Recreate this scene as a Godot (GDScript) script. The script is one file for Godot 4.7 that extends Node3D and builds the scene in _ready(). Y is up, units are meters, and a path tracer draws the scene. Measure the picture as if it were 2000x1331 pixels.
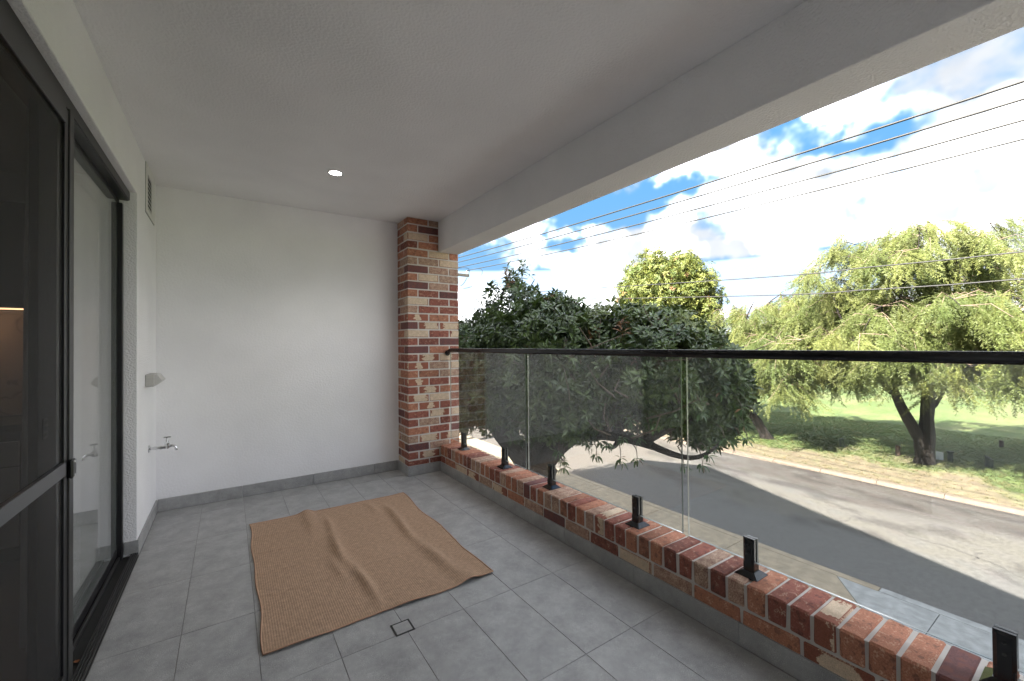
extends Node3D
# y is up, metres; the balcony floor is y = 0, the street lies at y = G

const G := -3.21
const CEIL := 2.773
var rng := RandomNumberGenerator.new()
var names := {}
var M := {}

# ------------------------------------------------------------------ helpers
func lin(r: float, g: float, b: float, a := 1.0) -> Color:
	var c := Color(r, g, b).linear_to_srgb()
	c.a = a
	return c

func mat(r: float, g: float, b: float, rough := 0.8, metal := 0.0) -> StandardMaterial3D:
	var m := StandardMaterial3D.new()
	m.albedo_color = lin(r, g, b)
	m.roughness = rough
	m.metallic = metal
	return m

func numbered(called: String) -> String:
	var n: int = names.get(called, 0)
	names[called] = n + 1
	return called if n == 0 else "%s_%03d" % [called, n]

func thing(called: String, label: String, category: String, at := Vector3.ZERO, group := "") -> Node3D:
	var o := Node3D.new()
	o.name = numbered(called)
	o.position = at
	add_child(o)
	o.set_meta("label", label)
	o.set_meta("category", category)
	if group != "":
		o.set_meta("group", group)
	return o

func structure(called: String, label := "") -> Node3D:
	var o := Node3D.new()
	o.name = numbered(called)
	add_child(o)
	o.set_meta("kind", "structure")
	if label != "":
		o.set_meta("label", label)
	return o

func start() -> SurfaceTool:
	var st := SurfaceTool.new()
	st.begin(Mesh.PRIMITIVE_TRIANGLES)
	return st

func part(called: String, st: SurfaceTool, m: Material, parent: Node3D, label := "") -> MeshInstance3D:
	var o := MeshInstance3D.new()
	o.mesh = st.commit()
	o.material_override = m
	place(called, o, parent)
	if label != "":
		o.set_meta("label", label)
	return o

var counts := {}
func place(called: String, o: Node3D, parent: Node3D) -> void:
	var key := str(parent.get_instance_id()) + called
	var n: int = counts.get(key, 0)
	counts[key] = n + 1
	o.name = called if n == 0 else "%s_%03d" % [called, n]
	parent.add_child(o, true)

var uv_scale := Vector2.ONE
var uv_off := Vector2.ZERO
var uv_turn := false
func uv_of(p: Vector3, n: Vector3) -> Vector2:
	var a := n.abs()
	var q: Vector2
	if a.x >= a.y and a.x >= a.z:
		q = Vector2(p.z, p.y)
	elif a.y >= a.z:
		q = Vector2(p.x, p.z)
	else:
		q = Vector2(p.x, p.y)
	if uv_turn:
		q = Vector2(q.y, q.x)
	return q * uv_scale + uv_off

func poly(st: SurfaceTool, pts: Array, n: Vector3, uvn := Vector3.ZERO) -> void:
	var a: Vector3 = pts[0]
	var b: Vector3 = pts[1]
	var c: Vector3 = pts[2]
	var cr := (b - a).cross(c - a)
	var flip := cr.dot(n) > 0.0
	var nn := cr.normalized()
	if nn.dot(n) < 0.0:
		nn = -nn
	if uvn == Vector3.ZERO:
		uvn = nn
	for i in range(1, pts.size() - 1):
		var t := [pts[0], pts[i + 1], pts[i]] if flip else [pts[0], pts[i], pts[i + 1]]
		for p in t:
			st.set_normal(nn)
			st.set_uv(uv_of(p, uvn))
			st.add_vertex(p)

# a box with chamfered edges; jit moves its corners a little
func cbox(st: SurfaceTool, c: Vector3, s: Vector3, b: float, jit := 0.0) -> void:
	var h := s * 0.5
	b = minf(b, minf(h.x, minf(h.y, h.z)) * 0.9)
	var v := {}
	for sx in [-1, 1]:
		for sy in [-1, 1]:
			for sz in [-1, 1]:
				var sg := Vector3(sx, sy, sz)
				var j := Vector3(rng.randf_range(-jit, jit), rng.randf_range(-jit, jit), rng.randf_range(-jit, jit)) if jit > 0.0 else Vector3.ZERO
				var k := [sx, sy, sz]
				v[k] = [c + j + sg * (h - Vector3(0, b, b)), c + j + sg * (h - Vector3(b, 0, b)), c + j + sg * (h - Vector3(b, b, 0))]
	for s1 in [-1, 1]:
		poly(st, [v[[s1, -1, -1]][0], v[[s1, 1, -1]][0], v[[s1, 1, 1]][0], v[[s1, -1, 1]][0]], Vector3(s1, 0, 0))
		poly(st, [v[[-1, s1, -1]][1], v[[1, s1, -1]][1], v[[1, s1, 1]][1], v[[-1, s1, 1]][1]], Vector3(0, s1, 0))
		poly(st, [v[[-1, -1, s1]][2], v[[1, -1, s1]][2], v[[1, 1, s1]][2], v[[-1, 1, s1]][2]], Vector3(0, 0, s1))
	if b <= 0.0:
		return
	for s1 in [-1, 1]:
		for s2 in [-1, 1]:
			poly(st, [v[[s1, s2, -1]][0], v[[s1, s2, 1]][0], v[[s1, s2, 1]][1], v[[s1, s2, -1]][1]], Vector3(s1, s2, 0), Vector3(s1 * 0.9, s2, 0))
			poly(st, [v[[s1, -1, s2]][0], v[[s1, 1, s2]][0], v[[s1, 1, s2]][2], v[[s1, -1, s2]][2]], Vector3(s1, 0, s2), Vector3(s1 * 0.9, 0, s2))
			poly(st, [v[[-1, s1, s2]][1], v[[1, s1, s2]][1], v[[1, s1, s2]][2], v[[-1, s1, s2]][2]], Vector3(0, s1, s2), Vector3(0, s1, s2 * 0.9))
			for s3 in [-1, 1]:
				poly(st, v[[s1, s2, s3]], Vector3(s1, s2, s3))

# a box between two corners
func span(st: SurfaceTool, a: Vector3, b: Vector3, bev := 0.0) -> void:
	cbox(st, (a + b) * 0.5, (b - a).abs(), bev)

func slab(called: String, a: Vector3, b: Vector3, m: Material, parent: Node3D, bev := 0.0, label := "") -> MeshInstance3D:
	var st := start()
	span(st, a, b, bev)
	return part(called, st, m, parent, label)

func tube(st: SurfaceTool, pts: Array, radii: Array, sides := 8, caps := true) -> void:
	var n := pts.size()
	var rings := []
	var ref := Vector3.ZERO
	for i in n:
		var d: Vector3 = ((pts[mini(i + 1, n - 1)] as Vector3) - (pts[maxi(i - 1, 0)] as Vector3)).normalized()
		if ref == Vector3.ZERO:
			ref = d.cross(Vector3(0.31, 0.9, 0.17)).normalized()
		ref = (ref - d * ref.dot(d)).normalized()
		var bi := d.cross(ref)
		var ring := []
		for k in sides:
			var a := TAU * k / sides
			ring.append(ref * cos(a) + bi * sin(a))
		rings.append(ring)
	var len_at := 0.0
	for i in n - 1:
		var r0: float = radii[mini(i, radii.size() - 1)]
		var r1: float = radii[mini(i + 1, radii.size() - 1)]
		var p0: Vector3 = pts[i]
		var p1: Vector3 = pts[i + 1]
		var l2 := len_at + p0.distance_to(p1)
		for k in sides:
			var k2 := (k + 1) % sides
			var a: Vector3 = rings[i][k]
			var b: Vector3 = rings[i][k2]
			var c: Vector3 = rings[i + 1][k2]
			var d: Vector3 = rings[i + 1][k]
			var q := [[p0 + a * r0, a, Vector2(float(k) / sides, len_at)], [p1 + d * r1, d, Vector2(float(k) / sides, l2)], [p1 + c * r1, c, Vector2(float(k + 1) / sides, l2)], [p0 + b * r0, b, Vector2(float(k + 1) / sides, len_at)]]
			for e in [0, 1, 2, 0, 2, 3]:
				st.set_normal(q[e][1])
				st.set_uv(q[e][2])
				st.add_vertex(q[e][0])
		len_at = l2
	if caps:
		for e in [0, n - 1]:
			var pts2 := []
			for k in sides:
				pts2.append((pts[e] as Vector3) + (rings[e][k] as Vector3) * (radii[mini(e, radii.size() - 1)] as float))
			var nn: Vector3 = ((pts[0] as Vector3) - (pts[1] as Vector3)) if e == 0 else ((pts[n - 1] as Vector3) - (pts[n - 2] as Vector3))
			poly(st, pts2, nn)

# profile of [radius, height] pairs turned round the y axis through c
func lathe(st: SurfaceTool, c: Vector3, prof: Array, sides := 20, axis := Vector3.UP) -> void:
	var bs := Basis.IDENTITY
	if axis != Vector3.UP:
		bs = Basis(Quaternion(Vector3.UP, axis.normalized()))
	for i in prof.size() - 1:
		var a: Vector2 = prof[i]
		var b: Vector2 = prof[i + 1]
		if a.is_equal_approx(b):
			continue
		var slope := Vector2(b.y - a.y, a.x - b.x).normalized()
		for k in sides:
			var a0 := TAU * k / sides
			var a1 := TAU * (k + 1) / sides
			var d0 := Vector3(cos(a0), 0, sin(a0))
			var d1 := Vector3(cos(a1), 0, sin(a1))
			var q := [d0 * a.x + Vector3.UP * a.y, d0 * b.x + Vector3.UP * b.y, d1 * b.x + Vector3.UP * b.y, d1 * a.x + Vector3.UP * a.y]
			var nn := [d0 * slope.x + Vector3.UP * slope.y, d0 * slope.x + Vector3.UP * slope.y, d1 * slope.x + Vector3.UP * slope.y, d1 * slope.x + Vector3.UP * slope.y]
			for e in [0, 2, 1, 0, 3, 2]:
				st.set_normal(bs * (nn[e] as Vector3))
				st.set_uv(Vector2(a0, a.y))
				st.add_vertex(c + bs * (q[e] as Vector3))

func noise_bytes(sd: int, freq: float, w: int, h: int, oct := 4, kind := FastNoiseLite.TYPE_SIMPLEX_SMOOTH) -> PackedByteArray:
	var n := FastNoiseLite.new()
	n.seed = sd
	n.noise_type = kind
	n.frequency = freq
	n.fractal_type = FastNoiseLite.FRACTAL_FBM if oct > 1 else FastNoiseLite.FRACTAL_NONE
	n.fractal_octaves = oct
	var im := n.get_seamless_image(w, h)
	im.convert(Image.FORMAT_L8)
	return im.get_data()

func grey_tex(sd: int, freq: float, size: int, oct := 4, kind := FastNoiseLite.TYPE_SIMPLEX_SMOOTH) -> ImageTexture:
	return ImageTexture.create_from_image(Image.create_from_data(size, size, false, Image.FORMAT_L8, noise_bytes(sd, freq, size, size, oct, kind)))

func soft_grey(sd: int, freq: float, size: int, lo: float, hi: float) -> Image:
	var b := noise_bytes(sd, freq, size, size, 5)
	for i in b.size():
		b[i] = int(255.0 * lerpf(lo, hi, b[i] / 255.0))
	var im := Image.create_from_data(size, size, false, Image.FORMAT_L8, b)
	im.convert(Image.FORMAT_RGB8)
	return im

func rgb_tex(w: int, h: int, f: Callable) -> ImageTexture:
	var d := PackedByteArray()
	d.resize(w * h * 3)
	var i := 0
	for y in h:
		for x in w:
			var c: Color = f.call(x, y)
			d[i] = int(clampf(c.r, 0, 1) * 255.0)
			d[i + 1] = int(clampf(c.g, 0, 1) * 255.0)
			d[i + 2] = int(clampf(c.b, 0, 1) * 255.0)
			i += 3
	return ImageTexture.create_from_image(Image.create_from_data(w, h, false, Image.FORMAT_RGB8, d))

func bump(m: StandardMaterial3D, t: Texture2D, cm: float) -> void:
	m.heightmap_enabled = true
	m.heightmap_texture = t
	m.heightmap_scale = cm

func triplanar(m: StandardMaterial3D, metres: float, world := true) -> void:
	m.uv1_triplanar = true
	m.uv1_world_triplanar = world
	m.uv1_scale = Vector3.ONE / metres

func crowd(called: String, mesh: Mesh, m: Material, xf: Array, cols: Array, parent: Node3D) -> MultiMeshInstance3D:
	var mm := MultiMesh.new()
	mm.transform_format = MultiMesh.TRANSFORM_3D
	mm.use_colors = true
	mm.mesh = mesh
	mm.instance_count = xf.size()
	var b := PackedFloat32Array()
	b.resize(xf.size() * 16)
	var i := 0
	for k in xf.size():
		var t: Transform3D = xf[k]
		var c: Color = cols[k]
		for r in 3:
			b[i] = t.basis.x[r]
			b[i + 1] = t.basis.y[r]
			b[i + 2] = t.basis.z[r]
			b[i + 3] = t.origin[r]
			i += 4
		b[i] = c.r
		b[i + 1] = c.g
		b[i + 2] = c.b
		b[i + 3] = 1.0
		i += 4
	mm.buffer = b
	var o := MultiMeshInstance3D.new()
	o.multimesh = mm
	o.material_override = m
	o.set_meta("kind", "stuff")
	place(called, o, parent)
	return o

# ------------------------------------------------------------------ the place
func _ready() -> void:
	rng.seed = 20240611
	# camera
	var cam := Camera3D.new()
	cam.name = "camera"
	var yaw := deg_to_rad(34.11)
	var pitch := deg_to_rad(0.583)
	var roll := deg_to_rad(-0.475)
	var f0 := Vector3(sin(yaw), 0, -cos(yaw))
	var r0 := Vector3(cos(yaw), 0, sin(yaw))
	var f1 := f0 * cos(pitch) + Vector3.UP * sin(pitch)
	var u1 := Vector3.UP * cos(pitch) - f0 * sin(pitch)
	var r1 := r0 * cos(roll) + u1 * sin(roll)
	var u2 := u1 * cos(roll) - r0 * sin(roll)
	cam.transform = Transform3D(Basis(r1, u2, -f1), Vector3(0, 1.39, 0))
	cam.fov = rad_to_deg(2.0 * atan(665.5 / 817.65))
	cam.near = 0.05
	cam.far = 3000.0
	add_child(cam)
	cam.current = true
	# sky, sun, exposure
	var we := WorldEnvironment.new()
	we.name = "environment"
	var env := Environment.new()
	env.background_mode = Environment.BG_SKY
	env.tonemap_mode = Environment.TONE_MAPPER_LINEAR
	env.tonemap_exposure = 15.5
	env.sdfgi_enabled = true
	env.ssao_enabled = true
	env.ssil_enabled = true
	var sky := Sky.new()
	var pano := PanoramaSkyMaterial.new()
	pano.panorama = sky_picture()
	pano.energy_multiplier = 1.0
	sky.sky_material = pano
	env.sky = sky
	we.environment = env
	add_child(we)
	var sun := DirectionalLight3D.new()
	sun.name = "sun"
	sun.light_energy = 0.95
	sun.light_color = lin(1.0, 0.93, 0.82)
	sun.light_angular_distance = 0.5
	sun.shadow_enabled = true
	var el := deg_to_rad(38.0)
	var to := Vector3(cos(el), -sin(el), cos(el) * 0.03).normalized()
	sun.transform = Transform3D(Basis.looking_at(to, Vector3.UP), Vector3(-20, 20, 0))
	add_child(sun)

	materials()
	shell()
	column()
	low_wall()
	street()
	trees()
	door()
	kitchen()
	balustrade()
	rug()
	fittings()
	park_things()
	power_lines()

# cloudy sky with blue openings; only air and clouds
func sky_picture() -> ImageTexture:
	var w := 2048
	var h := 1024
	var n := FastNoiseLite.new()
	n.seed = 11
	n.frequency = 1.0
	n.fractal_octaves = 6
	n.fractal_gain = 0.55
	n.fractal_type = FastNoiseLite.FRACTAL_FBM
	var n2 := FastNoiseLite.new()
	n2.seed = 5
	n2.frequency = 1.0
	n2.fractal_octaves = 3
	n2.fractal_type = FastNoiseLite.FRACTAL_FBM
	# openings in the cloud: azimuth from -z towards +x, elevation, half width, half height, depth
	var holes := [[45.5, 17.3, 7.0, 2.7, 1.2], [52.5, 19.6, 6.0, 2.2, 1.0], [40.0, 15.5, 4.5, 2.0, 0.7], [73.5, 20.0, 5.5, 1.5, 0.9], [69.0, 22.5, 4.0, 1.4, 0.6], [29.0, 11.5, 5.5, 2.6, 1.1], [38.4, 9.0, 4.5, 2.4, 1.0], [63.5, 7.5, 6.5, 2.6, 1.0], [69.5, 6.0, 6.5, 2.6, 0.8], [76.0, 9.0, 4.5, 2.0, 0.6],
		[-60.0, 35.0, 25.0, 9.0, 0.8], [150.0, 30.0, 22.0, 8.0, 0.8], [-130.0, 40.0, 30.0, 10.0, 0.8], [100.0, 50.0, 20.0, 9.0, 0.7], [10.0, 45.0, 18.0, 8.0, 0.7]]
	var d := PackedFloat32Array()
	d.resize(w * h * 3)
	for y in h:
		var el := (0.5 - (y + 0.5) / h) * PI
		var deg := rad_to_deg(el)
		for x in w:
			var az := (x + 0.5) / w * TAU
			var i := (y * w + x) * 3
			if el < -0.03:
				d[i] = 0.2
				d[i + 1] = 0.22
				d[i + 2] = 0.2
				continue
			var dir := Vector3(sin(az) * cos(el), sin(el), -cos(az) * cos(el))
			var warp := Vector3(n.get_noise_3dv(dir * 9.0), n.get_noise_3dv(dir * 9.0 + Vector3(5, 5, 5)), 0.0)
			var q := dir / (maxf(dir.y, 0.0) + 0.22)
			q.y = 0.0
			var c := n.get_noise_3dv(q * 2.2) + 0.5 * n.get_noise_3dv(dir * 14.0 + Vector3(3, 7, 1))
			c = c * 0.5 + 0.48
			var ad := rad_to_deg(az)
			for o in holes:
				var dx: float = (wrapf(ad - o[0], -180.0, 180.0) + warp.x * 7.0) / o[2]
				var dy: float = (deg - o[1] + warp.y * 4.0) / o[3]
				var rr := dx * dx + dy * dy
				if rr < 9.0:
					c -= o[4] * exp(-rr * 0.9) * 0.64
			var cover := pow(smoothstep(-0.22, 0.52, c), 2.6)
			var shade := 0.95 + 0.9 * n2.get_noise_3dv(dir * 6.0) + 0.5 * n.get_noise_3dv(dir * 18.0)
			var hz := exp(-maxf(deg, 0.0) / 9.0)
			var blue := Color(0.0105, 0.034, 0.066).lerp(Color(0.043, 0.055, 0.066), hz * 0.85)
			var cloud := Color(0.345, 0.35, 0.36) * clampf(shade, 0.35, 1.3)
			var veil := smoothstep(-0.24, 0.25, n2.get_noise_3dv(dir * 4.5 + Vector3(9, 2, 4)) + 0.55 * n.get_noise_3dv(dir * 12.0 + Vector3(1, 8, 3)))
			cloud = cloud.lerp(Color(0.052, 0.055, 0.059), veil * 0.97)
			var k := blue.lerp(cloud, cover)
			d[i] = k.r
			d[i + 1] = k.g
			d[i + 2] = k.b
	var im := Image.create_from_data(w, h, false, Image.FORMAT_RGBF, d.to_byte_array())
	return ImageTexture.create_from_image(im)

func materials() -> void:
	var fine := grey_tex(3, 0.12, 512, 3)
	var coarse := grey_tex(4, 0.03, 512, 4)
	M.fine = fine
	# render (sprayed texture coat)
	M.plaster = mat(0.90, 0.89, 0.90, 0.9)
	triplanar(M.plaster, 0.7)
	bump(M.plaster, grey_tex(21, 0.09, 512, 3), 0.35)
	M.smooth_wall = mat(0.91, 0.90, 0.91, 0.85)
	triplanar(M.smooth_wall, 0.6)
	bump(M.smooth_wall, grey_tex(22, 0.05, 512, 4), 0.12)
	M.ceiling = mat(0.90, 0.888, 0.895, 0.92)
	triplanar(M.ceiling, 0.7)
	bump(M.ceiling, grey_tex(23, 0.07, 512, 3), 0.25)
	var patchy := ImageTexture.create_from_image(soft_grey(24, 0.006, 512, 0.962, 1.0))
	for w in [M.plaster, M.smooth_wall, M.ceiling]:
		w.detail_enabled = true
		w.detail_albedo = patchy
		w.detail_blend_mode = BaseMaterial3D.BLEND_MODE_MUL
		w.detail_uv_layer = BaseMaterial3D.DETAIL_UV_2
		w.uv2_triplanar = true
		w.uv2_world_triplanar = true
		w.uv2_scale = Vector3.ONE / 2.7
	M.inner_wall = mat(0.7, 0.69, 0.67, 0.9)
	# stone-look floor tiles
	var a := noise_bytes(31, 0.006, 1024, 1024, 5)
	var b := noise_bytes(32, 0.03, 1024, 1024, 4)
	var c := noise_bytes(33, 0.22, 1024, 1024, 2)
	var s := noise_bytes(34, 0.01, 1024, 1024, 3)
	var tile_tex := rgb_tex(1024, 1024, func(x: int, y: int) -> Color:
		var i := y * 1024 + x
		var big := a[i] / 255.0
		var mid := b[i] / 255.0
		var sp := c[i] / 255.0
		var zone := smoothstep(0.45, 0.7, s[i] / 255.0)
		var v := 0.615 + (big - 0.5) * 0.10 + (mid - 0.5) * 0.05 + (sp - 0.5) * 0.07
		if sp > 0.80 - 0.13 * zone:
			v += 0.11
		elif sp < 0.15 + 0.06 * zone:
			v -= 0.10
		return Color(v * 1.003, v * 1.0, v * 0.995))
	M.tile = mat(1, 1, 1, 0.42)
	M.tile.albedo_texture = tile_tex
	M.tile.metallic_specular = 0.45
	bump(M.tile, tile_tex, 0.03)
	M.grout = mat(0.25, 0.24, 0.23, 0.95)
	M.black = mat(0.012, 0.012, 0.013, 0.38)
	M.black_satin = mat(0.014, 0.014, 0.016, 0.2)
	M.black_matt = mat(0.010, 0.010, 0.010, 0.6)
	M.bronze = mat(0.021, 0.0205, 0.0195, 0.4)
	M.chrome = mat(0.75, 0.75, 0.76, 0.12, 1.0)
	M.mortar = mat(0.64, 0.595, 0.55, 0.95)
	triplanar(M.mortar, 0.15)
	bump(M.mortar, fine, 0.3)
	# bricks: plain orange, plain red, purple, cream coated, cream middle, speckled
	var kinds := {"o": [[0.40, 0.165, 0.098], 0], "r": [[0.26, 0.083, 0.058], 0], "p": [[0.15, 0.062, 0.06], 4], "c": [[0.30, 0.11, 0.07], 1], "C": [[0.29, 0.10, 0.062], 2], "s": [[0.27, 0.105, 0.078], 3]}
	var bfine := grey_tex(41, 0.16, 256, 3)
	for k in kinds:
		M["brick_" + k] = []
		for v in (6 if k == "C" or k == "s" else 4):
			var m := mat(1, 1, 1, 0.88)
			var base: Array = kinds[k][0]
			var tint := 0.84 + 0.32 * ((v * 5) % 6) / 5.0
			m.albedo_texture = brick_tex(100 + v * 17 + k.unicode_at(0), Color(base[0] * tint, base[1] * tint, base[2] * tint), kinds[k][1])
			bump(m, bfine, 0.16)
			M["brick_" + k].append(m)
	# woven rug
	var wn := noise_bytes(51, 0.25, 512, 512, 2)
	var wl := noise_bytes(52, 0.02, 512, 512, 3)
	var weave := rgb_tex(512, 512, func(x: int, y: int) -> Color:
		var i := y * 512 + x
		var rib := 0.5 + 0.5 * sin(TAU * y / 16.0)
		var cross := 0.5 + 0.5 * sin(TAU * x / 8.0 + (PI if (y / 16) % 2 == 0 else 0.0))
		var v := 0.78 + 0.13 * rib + 0.11 * cross + (wn[i] / 255.0 - 0.5) * 0.5 + (wl[i] / 255.0 - 0.5) * 0.15
		var fleck := wn[(i * 7) % wn.size()] / 255.0
		var col := Color(0.745, 0.60, 0.485).lerp(Color(0.71, 0.63, 0.545), clampf(fleck * 1.6 - 0.6, 0, 1))
		return Color(col.r * v, col.g * v, col.b * v))
	M.rug = mat(1, 1, 1, 0.95)
	M.rug.albedo_texture = weave
	bump(M.rug, weave, 0.35)
	M.rug_edge = mat(0.46, 0.28, 0.185, 0.9)
	# outdoors
	var asp := noise_bytes(61, 0.3, 1024, 1024, 2)
	var asp2 := noise_bytes(62, 0.02, 1024, 1024, 4)
	var asphalt_tex := rgb_tex(1024, 1024, func(x: int, y: int) -> Color:
		var i := y * 1024 + x
		var v := 0.80 + (asp[i] / 255.0 - 0.5) * 0.55 + (asp2[i] / 255.0 - 0.5) * 0.22
		return Color(v, v, v * 0.99))
	M.asphalt = mat(1, 1, 1, 0.9)
	M.asphalt.albedo_texture = asphalt_tex
	M.asphalt.vertex_color_use_as_albedo = true
	triplanar(M.asphalt, 2.7)
	bump(M.asphalt, asphalt_tex, 0.4)
	M.crack = mat(0.05, 0.048, 0.045, 0.9)
	var conc := rgb_tex(512, 512, func(x: int, y: int) -> Color:
		var i := y * 1024 + x
		var v := 0.86 + (asp[i] / 255.0 - 0.5) * 0.12 + (asp2[i] / 255.0 - 0.5) * 0.22
		return Color(v, v, v))
	M.path_cream = mat(0.29, 0.245, 0.175, 0.9)
	M.path_cream.albedo_texture = conc
	triplanar(M.path_cream, 3.1)
	M.path_grey = mat(0.29, 0.305, 0.305, 0.9)
	M.path_grey.albedo_texture = conc
	triplanar(M.path_grey, 2.3)
	M.kerb = mat(0.135, 0.108, 0.083, 0.9)
	M.kerb.albedo_texture = conc
	triplanar(M.kerb, 1.9)
	var ga := noise_bytes(71, 0.2, 512, 512, 3)
	var gb := noise_bytes(72, 0.015, 512, 512, 4)
	var grass_tex := rgb_tex(512, 512, func(x: int, y: int) -> Color:
		var i := y * 512 + x
		var v := 0.82 + (ga[i] / 255.0 - 0.5) * 0.7 + (gb[i] / 255.0 - 0.5) * 0.25
		return Color(v, v, v))
	M.ground = mat(1, 1, 1, 0.95)
	M.ground.albedo_texture = grass_tex
	M.ground.vertex_color_use_as_albedo = true
	triplanar(M.ground, 3.3)
	bump(M.ground, grass_tex, 2.5)
	M.blade = mat(1, 1, 1, 0.7)
	M.blade.vertex_color_use_as_albedo = true
	M.blade.backlight_enabled = true
	M.blade.backlight = lin(0.5, 0.5, 0.5)
	M.leaf_gloss = mat(1, 1, 1, 0.3)
	M.leaf_gloss.vertex_color_use_as_albedo = true
	M.leaf_gloss.backlight_enabled = true
	M.leaf_gloss.backlight = lin(0.3, 0.3, 0.2)
	M.leaf_soft = mat(1, 1, 1, 0.6)
	M.leaf_soft.vertex_color_use_as_albedo = true
	M.leaf_soft.backlight_enabled = true
	M.leaf_soft.backlight = lin(0.62, 0.62, 0.4)
	var bark_tex := grey_tex(81, 0.05, 256, 4)
	M.bark = mat(0.03, 0.021, 0.016, 0.95)
	var ba := noise_bytes(82, 0.03, 256, 256, 4)
	var bb := noise_bytes(83, 0.15, 256, 256, 3)
	M.bark.albedo_texture = rgb_tex(256, 256, func(x: int, y: int) -> Color:
		var v := 0.55 + (ba[((y / 4) % 256) * 256 + x] / 255.0 - 0.5) * 0.9 + (bb[y * 256 + x] / 255.0 - 0.5) * 0.7
		return Color(v, v * 0.97, v * 0.95))
	triplanar(M.bark, 0.5)
	bump(M.bark, bark_tex, 6.0)
	M.bark_dark = mat(0.05, 0.042, 0.036, 0.95)
	triplanar(M.bark_dark, 0.4)
	bump(M.bark_dark, bark_tex, 4.0)
	M.twig = mat(0.17, 0.125, 0.095, 0.9)
	M.twig_dark = mat(0.10, 0.075, 0.055, 0.9)
	M.leaf_twig = mat(0.09, 0.11, 0.045, 0.8)
	# glass
	M.glass = mat(0.55, 0.6, 0.58, 0.02)
	M.glass.transparency = BaseMaterial3D.TRANSPARENCY_ALPHA
	M.glass.albedo_color.a = 0.05
	M.glass_edge_lit = mat(0.30, 0.30, 0.265, 0.15)  # far ends of the panes, painted pale as if lit from outdoors
	M.glass_edge_shaded = mat(0.045, 0.06, 0.055, 0.12)  # same glass painted dark, for ends that face the dim balcony
	M.glass_edge_sheen = mat(0.30, 0.34, 0.34, 0.2)  # bottom edges, with sky reflection put into the colour
	M.door_glass_veil = mat(0.34, 0.36, 0.345, 0.02)  # pale albedo paints in part of the reflected veil on the pane
	M.door_glass_veil.transparency = BaseMaterial3D.TRANSPARENCY_ALPHA
	M.door_glass_veil.albedo_color.a = 0.25
	M.screen = mat(0.02, 0.0195, 0.019, 0.7)
	M.screen.transparency = BaseMaterial3D.TRANSPARENCY_ALPHA
	M.screen.albedo_color.a = 0.62
	M.white_gloss = mat(0.75, 0.74, 0.72, 0.4)
	M.grey_plastic = mat(0.46, 0.45, 0.43, 0.5)
	M.roof = mat(0.12, 0.11, 0.11, 0.8)

func brick_tex(sd: int, base: Color, kind: int) -> ImageTexture:
	var w := 256
	var h := 96
	var lo := noise_bytes(sd, 0.018, w, h, 3)
	var mid := noise_bytes(sd + 1, 0.11, w, h, 3)
	var hi := noise_bytes(sd + 2, 0.42, w, h, 2)
	var cream := Color(0.68, 0.54, 0.39)
	var r := RandomNumberGenerator.new()
	r.seed = sd
	var x0 := r.randf_range(0.02, 0.42)
	var x1 := r.randf_range(0.62, 1.05)
	return rgb_tex(w, h, func(x: int, y: int) -> Color:
		var i := y * w + x
		var l := lo[i] / 255.0
		var m := mid[i] / 255.0
		var f := hi[i] / 255.0
		var u := (x + 0.5) / w
		var v := (y + 0.5) / h
		var k := 0.72 + 0.5 * m + 0.2 * (l - 0.5)
		var c := Color(base.r * k, base.g * k, base.b * k)
		if f > 0.72:
			c = Color(c.r * 0.72, c.g * 0.72, c.b * 0.72)
		elif f < 0.24:
			c = c.lerp(cream, 0.16)
		var cover := 0.0
		if kind == 4:
			c = c.lerp(Color(0.2, 0.07, 0.05), smoothstep(0.5, 0.75, l) * 0.6)
		elif kind == 0:
			cover = smoothstep(0.66, 0.82, l) * smoothstep(0.4, 0.65, m) * 0.4 + smoothstep(0.6, 0.75, f * 0.5 + m * 0.5) * 0.12
			c = c.lerp(Color(c.r * 0.45, c.g * 0.5, c.b * 0.6), smoothstep(0.30, 0.2, l) * 0.6)
		elif kind == 1:
			var ed := minf(minf(u, 1.0 - u) * 2.6, minf(v, 1.0 - v))
			cover = smoothstep(0.0, 0.09, ed + (m - 0.5) * 0.12)
		elif kind == 2:
			var q := minf(u - x0, x1 - u) + (l - 0.5) * 0.22 + (m - 0.5) * 0.06
			cover = smoothstep(0.0, 0.03, q) * smoothstep(0.0, 0.08, minf(v, 1.0 - v) + (m - 0.5) * 0.1)
		else:
			cover = smoothstep(0.30, 0.66, f * 0.4 + m * 0.4 + l * 0.2) * 0.68 + 0.08
		if f > 0.67 and kind > 0:
			cover *= 0.45
		var k2 := 0.80 + 0.32 * m + 0.25 * (l - 0.5)
		c = c.lerp(Color(cream.r * k2, cream.g * k2, cream.b * k2), cover)
		return c.linear_to_srgb())

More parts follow.
